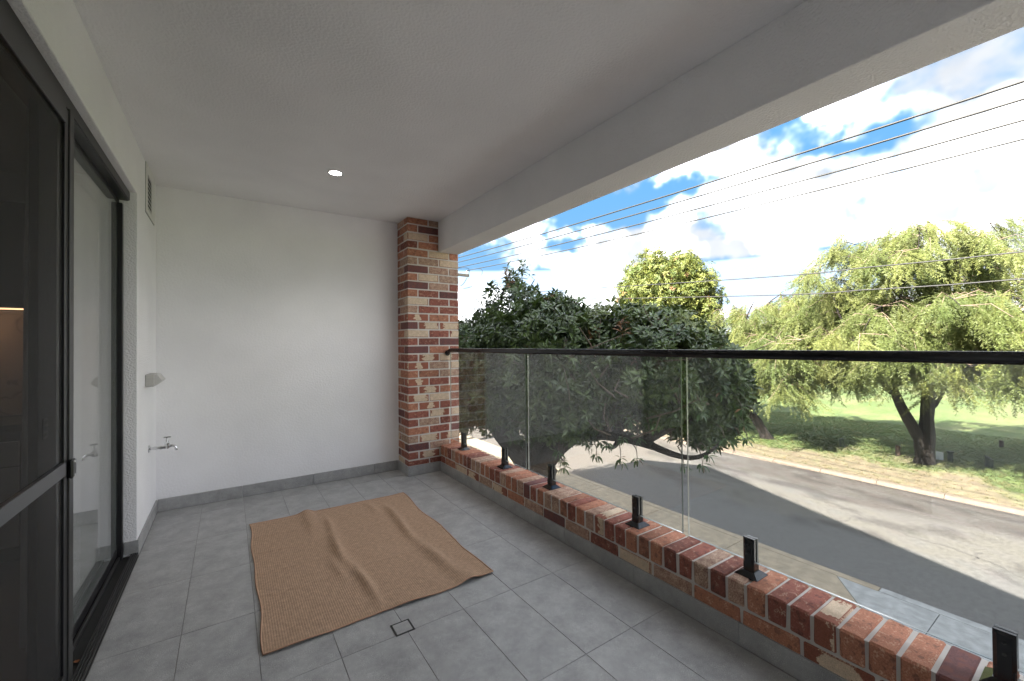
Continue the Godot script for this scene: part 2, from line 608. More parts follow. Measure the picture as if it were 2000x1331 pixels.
# ------------------------------------------------------------------ building
func shell() -> void:
	# floor: mortar bed with a tile for each tile
	var fl := structure("balcony_floor", "grey stone-look porcelain tiles laid over the balcony floor")
	slab("screed", Vector3(-0.51, -0.25, -4.7), Vector3(2.2, -0.0025, 1.2), M.grout, fl)
	var xs := []
	for k in range(-1, 7):
		xs.append(-0.1923 + 0.3037 * k)
	xs[0] = -0.4994
	xs.append(1.9397)
	for i in xs.size() - 1:
		for j in range(-6, 6):
			var z1 := -1.386 + 0.602 * j
			var z2 := z1 + 0.602
			z1 = maxf(z1, -4.632)
			z2 = minf(z2, 1.19)
			if z2 - z1 < 0.02:
				continue
			tile("tile", Vector3(xs[i] + 0.0011, -0.01, z1 + 0.0009), Vector3(xs[i + 1] - 0.0011, rng.randf_range(-0.0004, 0.0004), z2 - 0.0009), fl)
	# ceiling slab
	var ce := structure("balcony_ceiling", "off-white textured balcony ceiling")
	slab("slab", Vector3(-0.66, CEIL, -4.63), Vector3(2.45, 2.89, 1.2), M.ceiling, ce)
	# outer beam
	var be := thing("ceiling_beam", "off-white rendered beam along the open side above the handrail", "beam")
	slab("beam_body", Vector3(1.937, 2.4283, -4.314), Vector3(2.184, CEIL + 0.002, 1.2), M.plaster, be, 0.004)
	# end wall
	var ew := thing("end_wall", "plain white end wall between sliding door and brick column", "wall")
	slab("wall_body", Vector3(-4.9, -0.3, -5.0), Vector3(2.06, 2.89, -4.632), M.smooth_wall, ew)
	for k in 4:
		tile("skirting_tile", Vector3(-0.4994 + 0.602 * k + 0.001, 0.001, -4.632), Vector3(minf(-0.4994 + 0.602 * (k + 1), 1.571) - 0.001, 0.106, -4.6185), ew, 0.002)
	# left wall with the door opening (z -3.745 to -0.9)
	var lw := thing("door_wall", "white textured wall round the sliding door opening", "wall")
	slab("wall_return", Vector3(-0.70, -0.3, -4.632), Vector3(-0.5097, CEIL, -3.745), M.plaster, lw, 0.003)
	slab("lintel", Vector3(-0.70, 2.432, -3.7449), Vector3(-0.5097, CEIL, -0.9), M.plaster, lw, 0.003)
	slab("near_wall_return", Vector3(-0.70, -0.3, -0.9), Vector3(-0.5099, CEIL, 1.2), M.plaster, lw, 0.003)
	tile("skirting_tile", Vector3(-0.5097, 0.001, -4.618), Vector3(-0.4994, 0.106, -3.735), lw, 0.002)
	tile("skirting_tile", Vector3(-0.575, 0.022, -3.7449), Vector3(-0.4998, 0.1055, -3.7348), lw, 0.002)
	# wall behind the camera
	var nw := thing("near_end_wall", "white wall closing the near end of the balcony", "wall")
	slab("wall_body", Vector3(-4.9, -0.3, 1.2), Vector3(2.3, 2.89, 1.4), M.smooth_wall, nw)
	# the house behind and above: walls and the unseen gabled roof, shaped to shade the road
	var ho := thing("house", "brick and render house with gabled roof that carries the balcony", "house")
	slab("lower_storey", Vector3(-9, G, -11.2), Vector3(2.18, -0.31, 1.4), M.plaster, ho)
	slab("upper_storey", Vector3(-9, -0.30, -11.2), Vector3(2.1, 2.88, -5.01), M.plaster, ho)
	slab("back_room", Vector3(-9, -0.30, -5.005), Vector3(-4.91, 2.88, 1.4), M.plaster, ho)
	var st := start()
	var prof := [Vector2(1.9, 2.9), Vector2(0.0, 2.93), Vector2(-0.9, 3.0), Vector2(-9.3, 6.35), Vector2(-11.25, 5.35), Vector2(-11.25, 2.9)]
	var front := []
	var back := []
	for q in prof:
		front.append(Vector3(2.6, q.y, q.x))
		back.append(Vector3(-9.2, q.y, q.x))
	poly(st, front, Vector3(1, 0, 0))
	poly(st, back, Vector3(-1, 0, 0))
	for i in prof.size():
		var j := (i + 1) % prof.size()
		var e: Vector2 = prof[j] - prof[i]
		poly(st, [front[i], front[j], back[j], back[i]], Vector3(0, -e.x, e.y))
	part("roof", st, M.roof, ho)

func tile(called: String, a: Vector3, b: Vector3, parent: Node3D, bev := 0.0012) -> void:
	var st := start()
	uv_scale = Vector2(0.9, 0.9)
	uv_off = Vector2(rng.randf(), rng.randf())
	uv_turn = rng.randf() < 0.3
	span(st, a, b, bev)
	uv_scale = Vector2.ONE
	uv_off = Vector2.ZERO
	uv_turn = false
	part(called, st, M.tile, parent)

# one brick; long says which axis its length runs along (0 = x, 2 = z)
func brick(c: Vector3, s: Vector3, long: int, kind: String, parent: Node3D, bev := 0.006) -> void:
	var st := start()
	var o := MeshInstance3D.new()
	var loc := Vector3(s.x, s.y, s.z)
	# local frame: x = length, y = height, z = depth
	if long == 2:
		loc = Vector3(s.z, s.y, s.x)
	elif long == 1:
		loc = Vector3(s.x, s.z, s.y)
	uv_scale = Vector2(1, 1)
	uv_off = Vector2.ZERO
	cbox(st, Vector3.ZERO, loc, bev, 0.0016)
	# uv in brick fractions
	var mdt := MeshDataTool.new()
	var am := st.commit()
	mdt.create_from_surface(am, 0)
	var flip := rng.randf() < 0.5
	var fv := rng.randf() < 0.5
	var jx := rng.randf_range(-0.06, 0.06) if kind == "C" or kind == "c" else rng.randf_range(-0.5, 0.5)
	for i in mdt.get_vertex_count():
		var p := mdt.get_vertex(i)
		var n := mdt.get_vertex_normal(i).abs()
		var u := p.x / 0.235 + 0.5 + jx
		var v := p.y / maxf(loc.y, 0.05) + 0.5
		if n.x > n.y and n.x > n.z:
			u = p.z / 0.235 + (0.82 if p.x > 0 else 0.18)
		elif n.y >= n.z:
			v = p.z / maxf(loc.z, 0.05) + 0.5
		if flip:
			u = 1.0 - u
		if fv:
			v = 1.0 - v
		mdt.set_vertex_uv(i, Vector2(u, v))
	var am2 := ArrayMesh.new()
	mdt.commit_to_surface(am2)
	o.mesh = am2
	var list: Array = M["brick_" + kind]
	o.material_override = list[rng.randi() % list.size()]
	var b := Basis.IDENTITY
	if long == 2:
		b = Basis(Vector3.UP, PI / 2)
	elif long == 1:
		b = Basis(Vector3.RIGHT, PI / 2)
	o.transform = Transform3D(b, c)
	place("brick", o, parent)

func any_kind() -> String:
	return ["o", "r", "o", "r", "s", "C", "p", "r", "c", "o"][rng.randi() % 10]

func column() -> void:
	var co := thing("brick_column", "square column of mixed red and cream recycled bricks", "column", Vector3.ZERO)
	var x0 := 1.5824
	var z0 := -4.3163
	var x1 := 2.186
	slab("mortar", Vector3(x0 + 0.004, -0.3, -4.98), Vector3(x1 - 0.004, CEIL, z0 - 0.004), M.mortar, co)
	# colours of the front bricks from the ceiling down, left to right
	var rows := ["os", "op", "co", "ro", "oco", "ssc", "pss", "ocs", "psr", "orp", "crr", "srr", "Coo", "pCC", "crC", "rrp", "por", "rCC", "Csc", "oos", "Crr", "rCo", "Ccr", "oCr", "rCc", "rsr", "orp", "sCC", "pso", "rCo", "rro"]
	var L := 0.235
	var J := 0.0105
	var W := 0.1126
	for i in 31:
		var ytop := 2.7805 - 0.0875 * i if i == 0 else 2.6948 - 0.0875 * (i - 1)
		var ybot := 2.705 if i == 0 else ytop - 0.077
		if i == 0:
			ytop = CEIL - 0.001
		if i == 30:
			ybot = 0.10
		var h := ytop - ybot
		var y := (ytop + ybot) * 0.5
		var k: String = rows[i] + "oro"
		var off := 0.0
		if i % 2 == 0:
			brick(Vector3(x0 + L / 2, y, z0 - W / 2), Vector3(L, h, W), 0, k[0], co)
			brick(Vector3(x0 + L + J + L / 2, y, z0 - W / 2), Vector3(L, h, W), 0, k[1], co)
			brick(Vector3(x1 - W / 2, y, z0 - L / 2), Vector3(W, h, L), 2, k[2], co)
			brick(Vector3(x0 + W / 2, y, z0 - W - J - 0.0965), Vector3(W, h, 0.193), 2, any_kind(), co)
			brick(Vector3(x1 - W / 2, y, z0 - L - J - L / 2), Vector3(W, h, L), 2, any_kind(), co)
		else:
			brick(Vector3(x0 + W / 2, y, z0 - L / 2), Vector3(W, h, L), 2, k[0], co)
			brick(Vector3(x0 + W + J + L / 2, y, z0 - W / 2), Vector3(L, h, W), 0, k[1], co)
			brick(Vector3(x1 - L / 2, y, z0 - W / 2), Vector3(L, h, W), 0, k[2], co)
			brick(Vector3(x0 + W / 2, y, z0 - L - J - 0.035), Vector3(W, h, 0.07), 2, any_kind(), co)
			brick(Vector3(x1 - W / 2, y, z0 - W - J - L / 2), Vector3(W, h, L), 2, any_kind(), co)
	tile("skirting_tile", Vector3(1.5722, 0.001, -4.3145), Vector3(1.9396, 0.1065, -4.3012), co, 0.0015)
	tile("skirting_tile", Vector3(1.5722, 0.001, -4.618), Vector3(1.5835, 0.1065, -4.3148), co, 0.0015)

func low_wall() -> void:
	var lw := thing("low_brick_wall", "low wall of red recycled bricks with upright brick coping under the glass", "wall")
	var x0 := 1.949
	var x1 := 2.181
	slab("mortar", Vector3(x0 + 0.0055, -0.3, -4.312), Vector3(x1 - 0.0055, 0.2815, 1.199), M.mortar, lw)
	var z := -4.306
	var i := 0
	var seq := "oorsoorrssoorrsoosprossorosCrrooorrsrsorrCooopooorosooro"
	while z < 1.1:
		var w := rng.randf_range(0.075, 0.080)
		var hgt := rng.randf_range(-0.002, 0.003)
		brick(Vector3((x0 + x1) / 2 + rng.randf_range(-0.003, 0.003), 0.232 + hgt / 2, z + w / 2), Vector3(x1 - x0, 0.112 + hgt, w), 0, seq[i % seq.length()], lw, 0.0075)
		z += w + 0.0098
		i += 1
	z = -4.306
	var first := true
	while z < 1.0:
		var l := 0.11 if first else 0.232
		first = false
		brick(Vector3(x0 + 0.055, 0.118, z + l / 2), Vector3(0.11, 0.098, l), 2, ["r", "c", "s", "C", "o", "r", "o", "p"][rng.randi() % 8], lw)
		z += l + 0.012
	for k in range(-8, 3):
		var a := -1.386 + 0.602 * k - 0.24
		var b := minf(a + 0.6, 1.19)
		a = maxf(a, -4.3)
		if b - a > 0.05:
			tile("skirting_tile", Vector3(1.9397, 0.001, a), Vector3(1.951, 0.1035, b), lw, 0.0015)

# ------------------------------------------------------------------ street and park
func lawn_y(x: float, z: float, n: FastNoiseLite) -> float:
	if x < 17.5:
		return G - 0.04
	var t := smoothstep(17.5, 20.0, x)
	return G + 0.075 + t * (n.get_noise_2d(x * 0.35, z * 0.35) * 0.14 + 0.05) 

func street() -> void:
	var n := FastNoiseLite.new()
	n.seed = 8
	n.frequency = 0.55
	n.fractal_octaves = 4
	# ground, one sheet to the horizon
	var gr := structure("ground")
	var xs := [-900.0, -400.0, -150.0, -60.0, -20.0, 2.0, 7.0, 9.0, 12.0, 15.0, 17.35, 17.38]
	var x := 17.5
	while x < 32.0:
		xs.append(x)
		x += 0.22
	while x < 70.0:
		xs.append(x)
		x += 1.1
	for v in [80.0, 110.0, 160.0, 260.0, 500.0, 900.0]:
		xs.append(v)
	var zs := [-900.0, -500.0, -250.0, -140.0, -90.0, -65.0, -48.0, -38.0, -32.0]
	var z := -28.0
	while z < 8.0:
		zs.append(z)
		z += 0.25
	for v in [8.0, 12.0, 20.0, 40.0, 90.0, 200.0, 450.0, 900.0]:
		zs.append(v)
	var st := start()
	for i in xs.size():
		for j in zs.size():
			var px: float = xs[i]
			var pz: float = zs[j]
			var nv := n.get_noise_2d(px, pz)
			var fine := n.get_noise_2d(px * 4.0 + 50.0, pz * 4.0)
			# dry sandy verge by the kerb, worn round the trunks, grass beyond
			var edge := 20.1 + nv * 1.1 + fine * 0.7 - 1.6 * exp(-pow((pz + 1.0) / 1.3, 2.0)) - 1.0 * exp(-pow((pz + 10.5) / 2.5, 2.0))
			var dry := 1.0 - smoothstep(edge - 0.7, edge + 0.7, px)
			dry = maxf(dry, 0.95 * exp(-(pow(px - 21.2, 2.0) + pow(pz + 4.6, 2.0)) / 1.2))
			dry = maxf(dry, 0.7 * exp(-(pow(px - 21.4, 2.0) + pow(pz + 6.7, 2.0)) / 0.6))
			dry = clampf(dry * (0.88 + 0.5 * fine), 0.0, 1.0)
			var gcol := Color(0.072, 0.126, 0.023).lerp(Color(0.102, 0.145, 0.034), clampf(0.5 + nv * 1.5, 0, 1))
			var scol := Color(0.185, 0.142, 0.102).lerp(Color(0.135, 0.11, 0.065), clampf(0.45 + fine * 1.3, 0, 1))
			if px > 24.0:
				var far := n.get_noise_2d(px * 0.12 + 70.0, pz * 0.22) + 0.5 * n.get_noise_2d(px * 0.9, pz * 1.1)
				gcol = gcol.lerp(Color(0.125, 0.135, 0.05), smoothstep(0.05, 0.45, far) * 0.7)
				gcol = gcol * (1.0 + 0.35 * far)
			st.set_color(gcol.lerp(scol, dry))
			st.set_normal(Vector3.UP)
			st.add_vertex(Vector3(px, lawn_y(px, pz, n), pz))
	for i in xs.size() - 1:
		for j in zs.size() - 1:
			var a := i * zs.size() + j
			var b := a + zs.size()
			for e in [a, b, a + 1, b, b + 1, a + 1]:
				st.add_index(e)
	st.generate_normals()
	part("lawn", st, M.ground, gr)
	# grass blades near the verge
	var bl := start()
	for k in 9:
		var ang := TAU * k / 9.0 + rng.randf() * 0.5
		var base := Vector3(cos(ang), 0, sin(ang)) * rng.randf_range(0.0, 0.05)
		var tip := base + Vector3(cos(ang) * 0.035, rng.randf_range(0.035, 0.075), sin(ang) * 0.035)
		var side := Vector3(-sin(ang), 0, cos(ang)) * 0.004
		for p in [base - side, tip, base + side]:
			bl.set_normal(Vector3(cos(ang) * 0.4, 1, sin(ang) * 0.4).normalized())
			bl.add_vertex(p)
	var tuft := bl.commit()
	var xf := []
	var cols := []
	for k in 42000:
		var px := 17.7 + pow(rng.randf(), 1.3) * 12.0
		var pz := rng.randf_range(-17.0, 3.0)
		var nv := n.get_noise_2d(px, pz)
		var fine := n.get_noise_2d(px * 4.0 + 50.0, pz * 4.0)
		var edge := 20.1 + nv * 1.1 + fine * 0.7 - 1.6 * exp(-pow((pz + 1.0) / 1.3, 2.0)) - 1.0 * exp(-pow((pz + 10.5) / 2.5, 2.0))
		var dry := 1.0 - smoothstep(edge - 0.7, edge + 0.7, px)
		if rng.randf() < dry * 0.93:
			continue
		var s := rng.randf_range(0.6, 1.25)
		xf.append(Transform3D(Basis(Vector3.UP, rng.randf() * TAU).scaled(Vector3(s, s, s)), Vector3(px, lawn_y(px, pz, n) - 0.004, pz)))
		var c := Color(0.075, 0.125, 0.028).lerp(Color(0.125, 0.155, 0.045), rng.randf())
		if rng.randf() < 0.1 + dry * 0.7:
			c = Color(0.30, 0.25, 0.12)
		cols.append(c)
	crowd("grass", tuft, M.blade, xf, cols, gr)
	# road
	var ro := structure("road")
	st = start()
	var rx := []
	for k in 31:
		rx.append(9.86 + (17.33 - 9.86) * k / 30.0)
	var rz := [-160.0, -90.0, -60.0, -45.0, -36.0]
	z = -30.0
	while z < 6.0:
		rz.append(z)
		z += 0.25
	for v in [8.0, 14.0, 30.0, 80.0]:
		rz.append(v)
	for i in rx.size():
		for j in rz.size():
			var px: float = rx[i]
			var pz: float = rz[j]
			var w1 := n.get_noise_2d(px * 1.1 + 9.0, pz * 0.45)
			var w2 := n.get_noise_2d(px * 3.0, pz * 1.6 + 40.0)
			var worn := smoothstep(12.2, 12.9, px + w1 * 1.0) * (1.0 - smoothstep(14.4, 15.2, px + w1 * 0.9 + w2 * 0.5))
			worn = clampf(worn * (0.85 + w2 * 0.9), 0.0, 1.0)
			var c := Color(0.108, 0.107, 0.107).lerp(Color(0.112, 0.106, 0.096), worn)
			var gut := smoothstep(14.6, 15.4, px + w1 * 0.8) * smoothstep(-12.0, -7.5, pz + w2)
			c = c.lerp(Color(0.055, 0.048, 0.043), gut * (0.85 + 0.4 * w2))
			c = c.lerp(Color(0.112, 0.1, 0.085), smoothstep(-9.5, -12.0, pz + w1) * 0.8)
			var stain_and_shade := smoothstep(0.10, 0.34, n.get_noise_2d(px * 1.7 + 31.0, pz * 0.8 + 11.0) + 0.25 * w2) * smoothstep(11.6, 12.4, px)  # dark patches: part staining, part ragged house-shadow edge painted into the colour
			c = c * (1.0 - 0.42 * stain_and_shade)
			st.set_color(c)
			st.set_normal(Vector3.UP)
			st.add_vertex(Vector3(px, G, pz))
	for i in rx.size() - 1:
		for j in rz.size() - 1:
			var a := i * rz.size() + j
			var b := a + rz.size()
			for e in [a, b, a + 1, b, b + 1, a + 1]:
				st.add_index(e)
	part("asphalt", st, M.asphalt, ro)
	# cracks in the asphalt
	var cracks := [[[12.5, -4.35], [12.72, -4.2], [13.0, -4.24], [13.25, -4.12], [13.5, -4.16]], [[13.95, -4.2], [13.62, -3.75], [13.5, -3.3], [13.3, -2.95], [13.34, -2.45], [13.2, -1.95], [13.05, -1.6], [12.75, -1.25], [12.6, -0.8]], [[12.95, -1.9], [13.15, -1.86], [13.3, -1.93], [13.55, -1.85]], [[12.6, -7.2], [13.0, -6.9], [13.4, -6.7], [13.95, -6.4]], [[13.2, -8.4], [13.35, -7.6], [13.6, -6.9], [13.75, -6.2]], [[14.3, -5.6], [14.2, -5.1], [14.25, -4.6]]]
	for c in cracks:
		st = start()
		var w := 0.022
		for i in c.size() - 1:
			var parts := 6
			for k in parts:
				var a := Vector3(lerpf(c[i][0], c[i + 1][0], float(k) / parts), G + 0.004, lerpf(c[i][1], c[i + 1][1], float(k) / parts))
				var b := Vector3(lerpf(c[i][0], c[i + 1][0], float(k + 1) / parts), G + 0.004, lerpf(c[i][1], c[i + 1][1], float(k + 1) / parts))
				a += Vector3(n.get_noise_2d(a.x * 9, a.z * 9), 0, n.get_noise_2d(a.z * 9, a.x * 9)) * 0.07
				b += Vector3(n.get_noise_2d(b.x * 9, b.z * 9), 0, n.get_noise_2d(b.z * 9, b.x * 9)) * 0.07
				var s := (b - a).cross(Vector3.UP).normalized() * w * (0.6 + 0.8 * absf(n.get_noise_2d(a.x * 20, a.z * 20)))
				poly(st, [a - s, b - s, b + s, a + s], Vector3.UP)
		part("crack", st, M.crack, ro)
	# far kerb, block by block
	var kf := structure("far_kerb")
	z = -34.0
	while z < 9.0:
		st = start()
		var z2 := z + 1.545
		var pr := [Vector2(17.27, G - 0.02), Vector2(17.27, G + 0.02), Vector2(17.33, G + 0.095), Vector2(17.36, G + 0.105), Vector2(17.53, G + 0.105), Vector2(17.55, G - 0.02)]
		var f := []
		var b := []
		for q in pr:
			f.append(Vector3(q.x, q.y, z2 - 0.006))
			b.append(Vector3(q.x, q.y, z + 0.006))
		poly(st, f, Vector3(0, 0, 1))
		poly(st, b, Vector3(0, 0, -1))
		for i in pr.size() - 1:
			var e: Vector2 = pr[i + 1] - pr[i]
			poly(st, [f[i], f[i + 1], b[i + 1], b[i]], Vector3(-e.y, e.x, 0))
		part("kerb_block", st, M.kerb, kf)
		z = z2
	# gutter grit along the near kerb
	var grit := structure("gutter_grit")
	grit.set_meta("kind", "stuff")
	grit.set_meta("label", "ochre leaf grit lying along the near kerb")
	st = start()
	for k in 5200:
		var pz := rng.randf_range(-14.0, 3.0)
		var off := absf(rng.randfn()) * 0.035
		if n.get_noise_2d(pz * 2.0, 3.0) < -0.25:
			continue
		var p := Vector3(9.9 + off, G + 0.006, pz)
		var ang := rng.randf() * TAU
		var d := Vector3(cos(ang), 0, sin(ang)) * rng.randf_range(0.008, 0.02)
		var s := Vector3(-d.z, 0.1 * d.length(), d.x) * 0.45
		poly(st, [p - d, p + s, p + d, p - s], Vector3.UP)
	var gm := mat(0.42, 0.26, 0.07, 0.9)
	part("grit", st, gm, grit)
	# footpath: cream slabs, then the grey crossing, with a diagonal seam
	var fp := structure("footpath")
	var cuts := [-60.0, -40.0, -26.0, -21.5, -18.2, -15.9, -13.7, -11.52, -9.34, -7.17, -5.0]
	for i in cuts.size() - 1:
		prism("path_slab", [Vector2(7.9, cuts[i] + 0.006), Vector2(9.66, cuts[i] + 0.006), Vector2(9.66, cuts[i + 1] - 0.006), Vector2(7.9, cuts[i + 1] - 0.006)], M.path_cream, fp)
	prism("path_slab", [Vector2(7.0, -4.994), Vector2(9.66, -4.994), Vector2(9.66, -3.22), Vector2(7.763, -1.83), Vector2(7.0, -1.83)], M.path_cream, fp)
	prism("crossing_slab", [Vector2(9.66, -3.205), Vector2(9.66, -1.815), Vector2(7.763, -1.815)], M.path_grey, fp)
	prism("crossing_slab", [Vector2(7.0, -1.803), Vector2(9.66, -1.803), Vector2(9.66, 0.6), Vector2(7.0, 0.6)], M.path_grey, fp)
	prism("crossing_slab", [Vector2(7.0, 0.612), Vector2(9.66, 0.612), Vector2(9.66, 3.0), Vector2(7.0, 3.0)], M.path_grey, fp)
	prism("crossing_slab", [Vector2(7.0, 3.012), Vector2(9.66, 3.012), Vector2(9.66, 30.0), Vector2(7.0, 30.0)], M.path_grey, fp)
	var nk := structure("near_kerb")
	z = -46.0
	while z < 20.0:
		slab("kerb_block", Vector3(9.668, G - 0.1, z + 0.005), Vector3(9.855, G + 0.118, z + 2.165), M.path_grey if z > -3.4 else M.path_cream, nk, 0.012)
		z += 2.17
	# soil of the front garden
	var so := structure("garden_soil")
	slab("soil", Vector3(2.2, G - 0.2, -40), Vector3(6.98, G + 0.09, 20), mat(0.075, 0.06, 0.045, 0.95), so)
	slab("lawn_strip", Vector3(6.985, G - 0.2, -60), Vector3(7.89, G + 0.08, -5.0), mat(0.08, 0.11, 0.035, 0.95), so)

func prism(called: String, pts: Array, m: Material, parent: Node3D) -> void:
	var st := start()
	var top := []
	var bot := []
	var c := Vector2.ZERO
	for p in pts:
		top.append(Vector3(p.x, G + 0.115, p.y))
		bot.append(Vector3(p.x, G - 0.05, p.y))
		c += p / pts.size()
	poly(st, top, Vector3.UP)
	for i in pts.size():
		var j := (i + 1) % pts.size()
		var mid: Vector2 = (pts[i] + pts[j]) * 0.5 - c
		poly(st, [top[i], top[j], bot[j], bot[i]], Vector3(mid.x, 0, mid.y))
	part(called, st, m, parent)

# ------------------------------------------------------------------ trees
func leaf(st: SurfaceTool, p: Vector3, dir: Vector3, up: Vector3, l: float, w: float, droop: float, col: Color) -> void:
	dir = dir.normalized()
	var side := dir.cross(up).normalized()
	var n := side.cross(dir).normalized()
	var ts := [0.0, 0.12, 0.42, 0.75, 1.0]
	var ws := [0.06, 0.1, 1.0, 0.72, 0.0]
	var mid := []
	var le := []
	var ri := []
	for i in 5:
		var t: float = ts[i]
		var c := p + dir * l * t - n * droop * l * t * t
		mid.append(c)
		var ww: float = ws[i] * w * 0.5
		le.append(c - side * ww + n * ww * 0.35)
		ri.append(c + side * ww + n * ww * 0.35)
	st.set_color(col)
	for i in range(1, 4):
		poly(st, [mid[i], mid[i + 1], le[i + 1], le[i]], n)
		poly(st, [mid[i], ri[i], ri[i + 1], mid[i + 1]], n)
	poly(st, [le[0], ri[0], ri[1], le[1]], n)

func rosette(leaves: int, l: float, w: float, sd: int) -> ArrayMesh:
	var r := RandomNumberGenerator.new()
	r.seed = sd
	var st := start()
	for k in leaves:
		var a := TAU * k / leaves * 1.0 + r.randf_range(-0.35, 0.35)
		var tilt := r.randf_range(-0.25, 0.75) if k % 3 else r.randf_range(0.6, 1.2)
		var d := Vector3(cos(a), tilt, sin(a)).normalized()
		var shade := r.randf_range(0.8, 1.2)
		leaf(st, Vector3(0, r.randf_range(-0.06, 0.0), 0) + d * 0.012, d, Vector3.UP if tilt < 0.8 else Vector3(-cos(a), 0.6, -sin(a)), l * r.randf_range(0.7, 1.15), w * r.randf_range(0.8, 1.15), r.randf_range(0.1, 0.5), Color(shade, shade, shade))
	st.set_color(Color(0.9, 0.8, 0.5))
	tube(st, [Vector3(0, -0.2, 0), Vector3(0.005, -0.08, 0), Vector3(0, 0.01, 0)], [0.004, 0.0035, 0.002], 4, false)
	return st.commit()

func orient(nrm: Vector3, roll_by: float) -> Basis:
	var y := nrm.normalized()
	var x := y.cross(Vector3(0.3, 0.1, 0.95)).normalized()
	var b := Basis(x, y, x.cross(y))
	return b * Basis(Vector3.UP, roll_by)

# leaf rosettes through the volume of lobes
func fill_lobes(lobes: Array, xf: Array, cols: Array, c0: Color, c1: Color, s0: float, s1: float, brown: float, minx := -1e9) -> void:
	for q in lobes:
		var c := Vector3(q[0], q[1], q[2])
		var r := Vector3(q[3], q[4], q[5])
		for i in int(q[6]):
			var d := Vector3(rng.randfn(), rng.randfn(), rng.randfn()).normalized()
			var k := 1.0 - pow(rng.randf(), 1.6) * 0.62
			k *= 1.0 + 0.16 * sin(d.x * 7.0 + c.x) * sin(d.y * 6.0 + c.z) * sin(d.z * 8.0)
			var p := c + d * r * k
			if p.x < minx:
				continue
			var nrm := (d * 0.9 + Vector3(0, 0.55, 0) + Vector3(rng.randfn(), rng.randfn(), rng.randfn()) * 0.45).normalized()
			var s := rng.randf_range(s0, s1)
			xf.append(Transform3D(orient(nrm, rng.randf() * TAU).scaled(Vector3(s, s, s)), p))
			var col := c0.lerp(c1, rng.randf())
			if rng.randf() < brown:
				col = Color(0.2, 0.1, 0.045)
			cols.append(col)

func split_crowd(mesh_list: Array, m: Material, xf: Array, cols: Array, parent: Node3D) -> void:
	for v in mesh_list.size():
		var a := []
		var b := []
		for i in range(v, xf.size(), mesh_list.size()):
			a.append(xf[i])
			b.append(cols[i])
		crowd("foliage", mesh_list[v], m, a, b, parent)

func curve(pts: Array, steps: int) -> Array:
	var cv := Curve3D.new()
	for i in pts.size():
		var t := Vector3.ZERO
		if i > 0 and i < pts.size() - 1:
			t = ((pts[i + 1] as Vector3) - (pts[i - 1] as Vector3)) * 0.2
		cv.add_point(pts[i], -t, t)
	var out := []
	var L := cv.get_baked_length()
	for i in steps + 1:
		out.append(cv.sample_baked(L * i / steps, true))
	return out

func taper(a: float, b: float, n: int) -> Array:
	var o := []
	for i in n + 1:
		o.append(lerpf(a, b, float(i) / n))
	return o

